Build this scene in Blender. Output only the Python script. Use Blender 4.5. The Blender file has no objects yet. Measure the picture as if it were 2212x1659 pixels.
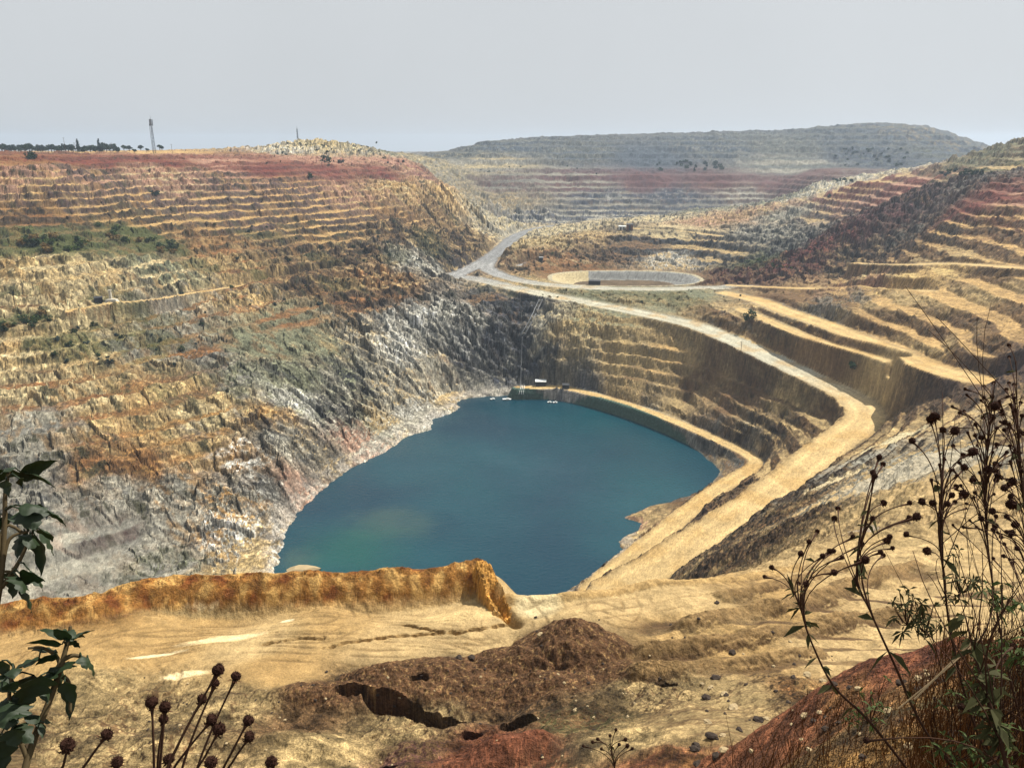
import bpy, math, random
import numpy as np
from math import radians, sin, cos, tan, atan, atan2, pi
C = bpy.context.scene.collection
random.seed(7); RNG = np.random.default_rng(7)

# ---------------------------------------------------------------- camera, sky, sun, exposure
F = 1665.0; CU = 1106.0; CV = 829.5
PITCH = atan((CV - 318.0) / F)
cam_d = bpy.data.cameras.new("camera"); cam = bpy.data.objects.new("camera", cam_d); C.objects.link(cam)
cam_d.sensor_fit = 'HORIZONTAL'; cam_d.angle = 2 * atan(CU / F)
cam.location = (0, 0, 0); cam.rotation_euler = (pi / 2 - PITCH, 0, 0)
cam_d.clip_start = 0.05; cam_d.clip_end = 20000
bpy.context.scene.camera = cam

SUN_AZ = radians(50); SUN_EL = radians(53)      # azimuth from +Y towards +X
world = bpy.data.worlds.new("World"); bpy.context.scene.world = world; world.use_nodes = True
nt = world.node_tree; nt.nodes.clear()
sky = nt.nodes.new('ShaderNodeTexSky'); sky.sky_type = 'NISHITA'; sky.sun_disc = False
sky.sun_elevation = SUN_EL; sky.sun_rotation = SUN_AZ; sky.air_density = 1.0; sky.dust_density = 3.0; sky.ozone_density = 1.0
hsv = nt.nodes.new('ShaderNodeHueSaturation'); hsv.inputs['Saturation'].default_value = 0.22
mixs = nt.nodes.new('ShaderNodeMix'); mixs.data_type = 'RGBA'; mixs.inputs[0].default_value = 0.88
mixs.inputs[7].default_value = (6.9, 7.2, 7.45, 1)
bg = nt.nodes.new('ShaderNodeBackground'); bg.inputs[1].default_value = 0.062
wo = nt.nodes.new('ShaderNodeOutputWorld')
nt.links.new(sky.outputs[0], hsv.inputs['Color']); nt.links.new(hsv.outputs[0], mixs.inputs[6])
tcw = nt.nodes.new('ShaderNodeTexCoord'); nzw = nt.nodes.new('ShaderNodeTexNoise'); nzw.inputs['Scale'].default_value = 2.2; nzw.inputs['Detail'].default_value = 5; nt.links.new(tcw.outputs['Generated'], nzw.inputs['Vector'])
mrw = nt.nodes.new('ShaderNodeMapRange'); mrw.inputs[1].default_value = .3; mrw.inputs[2].default_value = .7; mrw.inputs[3].default_value = .965; mrw.inputs[4].default_value = 1.04; nt.links.new(nzw.outputs[0], mrw.inputs[0])
vmw = nt.nodes.new('ShaderNodeVectorMath'); vmw.operation = 'SCALE'; nt.links.new(mixs.outputs[2], vmw.inputs[0]); nt.links.new(mrw.outputs[0], vmw.inputs['Scale'])
nt.links.new(vmw.outputs[0], bg.inputs[0]); nt.links.new(bg.outputs[0], wo.inputs[0])
sun_d = bpy.data.lights.new("sun", 'SUN'); sun_d.energy = 5.0; sun_d.angle = radians(0.5); sun_d.color = (1.0, 0.94, 0.84)
sun = bpy.data.objects.new("sun", sun_d); C.objects.link(sun)
sun.rotation_euler = (pi / 2 - SUN_EL, 0, -SUN_AZ + pi)
vs = bpy.context.scene.view_settings; vs.view_transform = 'Standard'; vs.look = 'None'; vs.exposure = 0.62; vs.gamma = 1.0
bpy.context.scene.cycles.max_bounces = 6; bpy.context.scene.cycles.transparent_max_bounces = 8

# ---------------------------------------------------------------- measuring helpers
SP, CP = sin(PITCH), cos(PITCH)
def ray(u, v):
    x = (np.asarray(u, float) - CU) / F; y = (np.asarray(v, float) - CV) / F
    return x, CP - y * SP, -SP - y * CP
def at_z(u, v, z):
    x, y, w = ray(u, v); t = z / w; return np.array([x * t, y * t, z + 0 * t])
def at_y(u, v, Y):
    x, y, w = ray(u, v); t = Y / y; return np.array([x * t, Y + 0 * t, w * t])
def at_d(u, v, d):
    r = np.array(ray(u, v), float); r /= np.linalg.norm(r); return r * d
def srgb(c):
    c = np.asarray(c, float) / 255.0
    return np.where(c <= 0.04045, c / 12.92, ((c + 0.055) / 1.055) ** 2.4).astype(np.float32)

# ---------------------------------------------------------------- noise
_perm = RNG.permutation(256).astype(np.int32); _perm = np.concatenate([_perm, _perm])
_ga = RNG.random(256) * 2 * pi; _gx = np.cos(_ga).astype(np.float32); _gy = np.sin(_ga).astype(np.float32)
def perlin(x, y, seed=0):
    x = np.asarray(x, np.float32) + seed * 17.37; y = np.asarray(y, np.float32) + seed * 9.13
    xi = np.floor(x).astype(np.int32); yi = np.floor(y).astype(np.int32)
    fx = x - xi; fy = y - yi; xi &= 255; yi &= 255
    u = fx * fx * fx * (fx * (fx * 6 - 15) + 10); v = fy * fy * fy * (fy * (fy * 6 - 15) + 10)
    def g(ix, iy, dx, dy):
        h = _perm[_perm[ix & 255] + (iy & 255)]
        return _gx[h] * dx + _gy[h] * dy
    a = g(xi, yi, fx, fy); b = g(xi + 1, yi, fx - 1, fy); c = g(xi, yi + 1, fx, fy - 1); d = g(xi + 1, yi + 1, fx - 1, fy - 1)
    return 1.5 * (a + u * (b - a) + v * ((c + u * (d - c)) - (a + u * (b - a))))
def fbm(x, y, sc, octv=4, seed=0, gain=0.5, ridge=False):
    s = 0; a = 1; t = 0; f = 1.0 / sc
    for o in range(octv):
        ca, sa = cos(o * 1.1 + .4), sin(o * 1.1 + .4)
        n = perlin((x * ca - y * sa) * f, (x * sa + y * ca) * f, seed + o * 3)
        if ridge: n = 1 - 2 * np.abs(n)
        s = s + a * n; t += a; a *= gain; f *= 2.03
    return s / t
def cells(x, y, sc, seed):
    # jittered cells: a random value per cell and the distance to the cell border
    x = np.asarray(x, np.float32) / sc; y = np.asarray(y, np.float32) / sc; xi = np.floor(x).astype(np.int32); yi = np.floor(y).astype(np.int32)
    d1 = np.full(x.shape, 9., np.float32); d2 = d1.copy(); val = np.zeros(x.shape, np.float32)
    for i in (-1, 0, 1):
        for j in (-1, 0, 1):
            cx, cy = xi + i, yi + j; h = _perm[_perm[(cx + seed) & 255] + (cy & 255)]; h2 = _perm[h + 37]
            d = (cx + .15 + .7 * h / 255. - x) ** 2 + (cy + .15 + .7 * h2 / 255. - y) ** 2; d = d.astype(np.float32)
            m = d < d1; d2 = np.where(m, d1, np.minimum(d2, d)); val = np.where(m, _perm[h2 + 11] / 255., val).astype(np.float32); d1 = np.where(m, d, d1)
    return val, np.sqrt(d2) - np.sqrt(d1)
def sstep(a, b, x):
    t = np.clip((x - a) / (b - a), 0, 1); return t * t * (3 - 2 * t)

# ---------------------------------------------------------------- height control points
pts = []
def Z(u, v, z): pts.append(tuple(at_z(u, v, z)))
def Q(u, v, Y): pts.append(tuple(at_y(u, v, Y)))
def Wp(u, Y, z): pts.append(((u - CU) / F * Y / CP, Y, z))
def densify(poly, step):
    out = []
    for (a, b) in zip(poly[:-1], poly[1:]):
        n = max(1, int(np.linalg.norm(np.array(b[:2]) - np.array(a[:2])) / step))
        for i in range(n): out.append(tuple(np.array(a) + (np.array(b) - np.array(a)) * i / n))
    out.append(tuple(poly[-1])); return out

LZ = -180.0
lake_px = [(590,1240),(600,1212),(612,1165),(640,1112),(690,1062),(760,1010),(815,985),(845,968),(872,945),(930,928),(937,905),
           (975,893),(992,880),(984,869),(1010,860),(1060,856),(1110,855),(1170,861),(1240,870),(1300,879),(1360,897),(1420,922),
           (1480,953),(1530,993),(1556,1015),(1547,1035),(1510,1062),(1450,1084),(1400,1096),(1352,1118),(1386,1131),(1378,1146),
           (1332,1170),(1346,1186),(1320,1208),(1290,1232),(1262,1255),(1210,1285),(1120,1300),(1000,1300),(850,1296),(700,1282),(620,1262)]
lake = np.array([at_z(u, v, LZ)[:2] for u, v in lake_px])
for u, v in lake_px[:: 1]: Z(u, v, LZ)

cols = {
 -220: [(348,-12),(400,-31),(450,-48),(500,-62),(550,-74),(600,-84),(700,-103),(800,-119),(900,-133),(1000,-145),(1100,-156),(1200,-165),(1290,-173)],
 100: [(345,-12),(365,-19),(400,-32),(450,-50),(500,-64),(550,-76),(600,-86),(640,-95),(700,-106),(800,-122),(900,-136),(1000,-148),(1100,-159),(1200,-168),(1280,-175)],
 350: [(343,-12.5),(365,-22),(400,-37),(450,-56),(500,-71),(550,-84),(600,-95),(650,-106),(700,-115),(800,-130),(900,-143),(1000,-155),(1100,-166),(1200,-175)],
 600: [(345,-14.5),(380,-31),(420,-48),(500,-78),(550,-92),(600,-105),(650,-115),(700,-124),(800,-138),(900,-151),(1000,-163),(1100,-173)],
 750: [(355,-21),(400,-43),(450,-65),(500,-82),(550,-97),(600,-109),(700,-130),(800,-149),(900,-167)],
 900: [(372,-33),(420,-55),(500,-85),(550,-101),(590,-111),(640,-121),(700,-135),(800,-159),(860,-173)],
 960: [(400,-48),(450,-73),(500,-95),(550,-106),(640,-123),(700,-136),(800,-163),(850,-178)],
 1010:[(450,-86),(500,-103),(545,-110)],
 1060:[(435,-86),(480,-108),(640,-125),(700,-137),(760,-155),(800,-167),(838,-176)],
 1130:[(650,-128),(700,-139),(760,-155),(800,-167),(838,-175)],
 1200:[(660,-124),(700,-133),(760,-149),(800,-161),(835,-171)],
 1350:[(700,-129),(760,-146),(820,-162),(855,-170)],
 1500:[(725,-131),(800,-150),(860,-163),(900,-168)],
 1650:[(800,-138),(870,-150),(930,-161),(965,-166)],
 1760:[(850,-139),(900,-146),(940,-151)],
}
for u, l in cols.items():
    for v, z in l: Z(u, v, z)
# plateau round the pit and far side
for u in (-500, -220, 100, 350): Q(u, 336.5, 1060); Q(u, 331, 1600); Q(u, 328, 2300); Q(u, 325, 5000)
Q(500, 338, 1080)
Q(570,334,1200);Q(600,326,1250);Q(650,314,1270);Q(700,312,1280);Q(750,318,1300);Q(790,326,1320);Q(830,329,1400);Q(880,334,1500);Q(940,345,1500)
Q(600,342,1100);Q(700,343,1130);Q(800,348,1150);Q(900,356,1220)
for u in (600, 750, 900): Q(u, 334, 1650); Q(u, 330, 2300)
for u in (1030, 1100, 1250, 1400, 1550, 1700):
    Z(u, 376, -49); Z(u, 400, -68); Z(u, 432, -88); Z(u, 462, -108); Q(u, 371, 1500); Q(u, 368, 1580)
for u in (1080, 1250, 1400): Z(u, 482, -119)
Z(1750,380,-48); Z(1750,405,-66); Z(1740,430,-80)
for u, v in ((950,334),(1000,321),(1050,304),(1150,303),(1250,299),(1270,294),(1400,293),(1500,291),(1600,289),(1720,287),(1780,276),(1860,271),(1930,270),(2000,272),(2060,292),(2100,312),(2130,324)):
    Q(u, v, 1900); Q(u, v - 1 + (0 if v < 310 else 3), 2150); Q(u, 318 + .55 * (v - 318) + 22, 1720)
    Q(u, 345, 3000); Q(u, 330, 5000)
for u, v in ((1780,361),(1900,368),(1970,372)): Q(u, v, 1480)
# middle ground: small upper pit, reservoir bench, road junction
for u, v, z in ((1200,488,-111),(1240,484,-114),(1150,497,-112),(1110,510,-112.5),(1095,530,-113),(1060,560,-115),(1010,582,-118),(975,598,-120),(1060,590,-119),(1120,600,-120),
                (1130,560,-112),(1180,540,-109),(1230,520,-104),(1200,575,-118),(1270,500,-102),(1300,490,-99),(1360,497,-99),(1450,500,-99),(1560,512,-99),
                (1280,560,-120),(1400,570,-122),(1500,572,-121),(1300,530,-109),(1450,532,-110),(1560,540,-109),(1600,575,-118),(1170,605,-120.5),(1200,598,-120),
                (1300,470,-108),(1400,470,-104),(1500,478,-97),(1600,500,-95),(1500,455,-99),(1600,450,-88),(1700,440,-80),(1650,480,-88),(1700,500,-90),(1700,540,-101),(1650,570,-114),
                (1540,600,-119),(1350,585,-120),(1350,622,-120),(1200,610,-120),(1500,615,-119.5),(1250,640,-122),(1450,640,-121),(1600,620,-117),
                (1580,612,-118),(1700,570,-104),(1800,520,-84),(1900,470,-62),(2000,430,-46),(2100,397,-31),
                (1700,607,-111),(1850,600,-104),(1850,560,-95),(1950,540,-83),(1950,500,-73),(2050,470,-56),
                (1850,395,-42),(1850,430,-60),(1850,470,-75),(1770,430,-64),(1780,470,-80),(1950,392,-37),(1950,415,-47),(2050,384,-29),(1760,400,-55),
                (2000,500,-66),(2000,550,-77),(2000,600,-84),(2000,650,-91),(2000,700,-98),(2000,760,-104),(2000,800,-109),(1960,880,-130),
                (2150,390,-27),(2150,440,-42),(2150,500,-60),(2150,560,-71),(2150,600,-77),(2150,650,-84),(2150,700,-90),(2150,760,-95),(2150,830,-100),
                (2350,390,-26),(2350,440,-40),(2350,500,-54),(2350,560,-63),(2350,600,-68),(2350,650,-73),(2350,700,-77),(2350,760,-81),(2350,830,-83),
                (2100,815,-103),(2050,830,-108),(2150,900,-89),(2150,1000,-75),(2150,1100,-66),(2150,1200,-60),(2150,1300,-54),(2350,900,-77),(2350,1000,-66),(2350,1200,-54),
                (1700,700,-115),(1700,650,-110),(1600,700,-121),(1600,650,-114.5),(1800,650,-104),(1900,680,-100),
                (1500,665,-122),(1500,630,-118),(1350,640,-121),
                (1900,930,-133),(1950,960,-108),(1960,1000,-88),(1960,1060,-74),(1950,1150,-63),(1950,1250,-56.5),(1950,1330,-52),(1880,1000,-112),(1850,1100,-80),
                (1800,1000,-133),(1760,1060,-120),(1800,1100,-95),(1800,1190,-62),(1800,1250,-55),(1700,1130,-108),(1700,1190,-73),(1700,1225,-57.5),(1700,1290,-52),(1550,1200,-118),(1550,1238,-57),(1550,1262,-51.5),
                (1400,1253,-51.5),(1250,1280,-50.5),(1100,1288,-50)):
    Z(u, v, z)
Q(2212,304,900); Q(2120,327,930); Q(2060,345,960); Q(2350,285,900); Q(2212,340,820); Q(2350,330,800); Q(2212,372,760); Q(1990,371,1000); Q(2050,376,900); Q(2300,320,1500); Q(2350,372,740)
Q(2212,330,2300);
# slope hidden behind the near ledge
for u in (-200, 100, 350, 600, 850): Wp(u, 100, -80); Wp(u, 150, -116); Wp(u, 215, -160)
for u in (1000, 1150, 1300): Wp(u, 105, -77); Wp(u, 170, -124); Wp(u, 230, -160)
Wp(1420, 130, -88); Wp(1420, 190, -128)
# the near ledge
for u in (-250, -50, 300, 700, 1000): Z(u, 1310 if u > 200 else 1345, -50.5); Z(u, 1400, -50); Z(u, 1480, -49); Z(u, 1560, -47); Z(u, 1659, -43.5)
for u, l in {1120: [(1330,-50),(1400,-50),(1480,-48),(1570,-43.5),(1659,-40)], 1400: [(1300,-51),(1370,-49.5),(1450,-46),(1550,-41),(1659,-35)],
             1600: [(1300,-51.5),(1400,-47.5),(1500,-42.5),(1600,-36)], 1780:[(1320,-51),(1400,-46.5),(1440,-44)], 1950:[(1380,-47.5)], 2150:[(1360,-48)]}.items():
    for v, z in l: Z(u, v, z)
# near bank on the right and the slope under the viewer
for u, v, z in ((2212,1659,-4),(2212,1500,-6.5),(2212,1400,-9),(2050,1390,-11),(1950,1410,-12),(1950,1550,-7.5),(1950,1659,-5),(1850,1460,-13.5),(1800,1600,-9.5),(1700,1659,-9),(1660,1565,-15),(1520,1640,-18),
                (2350,1400,-8),(2350,1659,-3.4)): Z(u, v, z)
for u in (1850, 2000, 2150, 2350): Wp(u, 22, -22); Wp(u, 32, -36)
Wp(1650, 24, -24); Wp(1650, 32, -34); Wp(1500, 26, -27)
for u in (-400, 300, 1000, 1400):
    for Y, z in ((1, -1.9), (3, -3.9), (7, -9), (15, -19), (28, -33)): Wp(u, Y, z)
for u in (1650, 1900, 2300): Wp(u, .9, -1.75); Wp(u, 2.2, -2.7)
P = np.array(pts, float)

KA = 1.0
def warp(x, y): return np.arctan2(x, y), np.log(np.maximum(np.hypot(x, y), .5))
pa, pr = warp(P[:, 0], P[:, 1]); pz = P[:, 2]
keep = [0]
key = {}
for i in range(len(P)):
    k = (round(pa[i] / .012), round(pr[i] / .012)); key.setdefault(k, []).append(i)
pa = np.array([pa[l].mean() for l in key.values()]); pr = np.array([pr[l].mean() for l in key.values()]); pz = np.array([pz[l].mean() for l in key.values()])
def phi(d2): return -np.sqrt(d2 + 0.008 ** 2)
N = len(pa)
A = np.zeros((N + 3, N + 3)); D2 = (pa[:, None] - pa[None]) ** 2 + (pr[:, None] - pr[None]) ** 2
A[:N, :N] = phi(D2) + 0.003 * np.eye(N); A[:N, N] = 1; A[:N, N + 1] = pa; A[:N, N + 2] = pr; A[N:, :N] = A[:N, N:].T
sol = np.linalg.solve(A, np.concatenate([pz, np.zeros(3)]))
GA = np.linspace(-0.80, 0.80, 520); GR = np.linspace(math.log(.8), math.log(5200), 720)
ZC = np.zeros((len(GR), len(GA)))
for i, r_ in enumerate(GR):
    d2 = (GA[:, None] - pa[None]) ** 2 + (r_ - pr[None]) ** 2
    ZC[i] = phi(d2) @ sol[:N] + sol[N] + sol[N + 1] * GA + sol[N + 2] * r_
nb0 = np.searchsorted(GR, math.log(2.3)); rz_ = np.exp(GR[:nb0]) / 2.3
ZC[:nb0] = -1.7 + (ZC[nb0][None] + 1.7) * rz_[:, None]
def bil(T, a, r):
    fa = np.clip((a - GA[0]) / (GA[1] - GA[0]), 0, len(GA) - 1.001); fr = np.clip((r - GR[0]) / (GR[1] - GR[0]), 0, len(GR) - 1.001)
    ia = fa.astype(int); ir = fr.astype(int); fa = (fa - ia); fr = (fr - ir)
    if np.size(fa) > 10 ** 5: fa = fa.astype(np.float32); fr = fr.astype(np.float32)
    if T.ndim == 3: fa = fa[..., None]; fr = fr[..., None]
    return (T[ir, ia] * (1 - fa) + T[ir, ia + 1] * fa) * (1 - fr) + (T[ir + 1, ia] * (1 - fa) + T[ir + 1, ia + 1] * fa) * fr
def hit_coarse(u, v):
    x, y, w = ray(u, v); a = atan2(x, y); s = w / math.hypot(x, y)
    rr = np.exp(np.linspace(math.log(2.5), math.log(5000), 4000)); zz = bil(ZC, np.full(4000, a), np.log(rr))
    k = np.argmax(zz >= rr * s); 
    if k == 0: k = 3999
    return a, math.log(rr[k])

# ---------------------------------------------------------------- ground character: colours on benches, on faces and in veins; relief; benching
K = dict(red=(98,48,38), dred=(70,36,32), pink=(150,116,96), rust=(114,80,48), gold=(136,104,60), bge=(160,138,96), pale=(174,158,120), wht=(190,188,178),
         gry=(106,104,96), dgr=(38,40,44), bgr=(50,56,70), rdn=(118,74,50), rdd=(92,54,38), olv=(84,80,50), grn=(60,70,38), tan=(168,138,90), brn=(94,72,48), dbr=(50,40,30),
         lgr=(142,138,124), yel=(186,162,110), sand=(184,158,112), ggr=(106,108,86), plm=(72,58,54), mar=(88,56,54), hill=(84,88,84), hilb=(70,80,90), ylw=(180,156,102))
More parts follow.
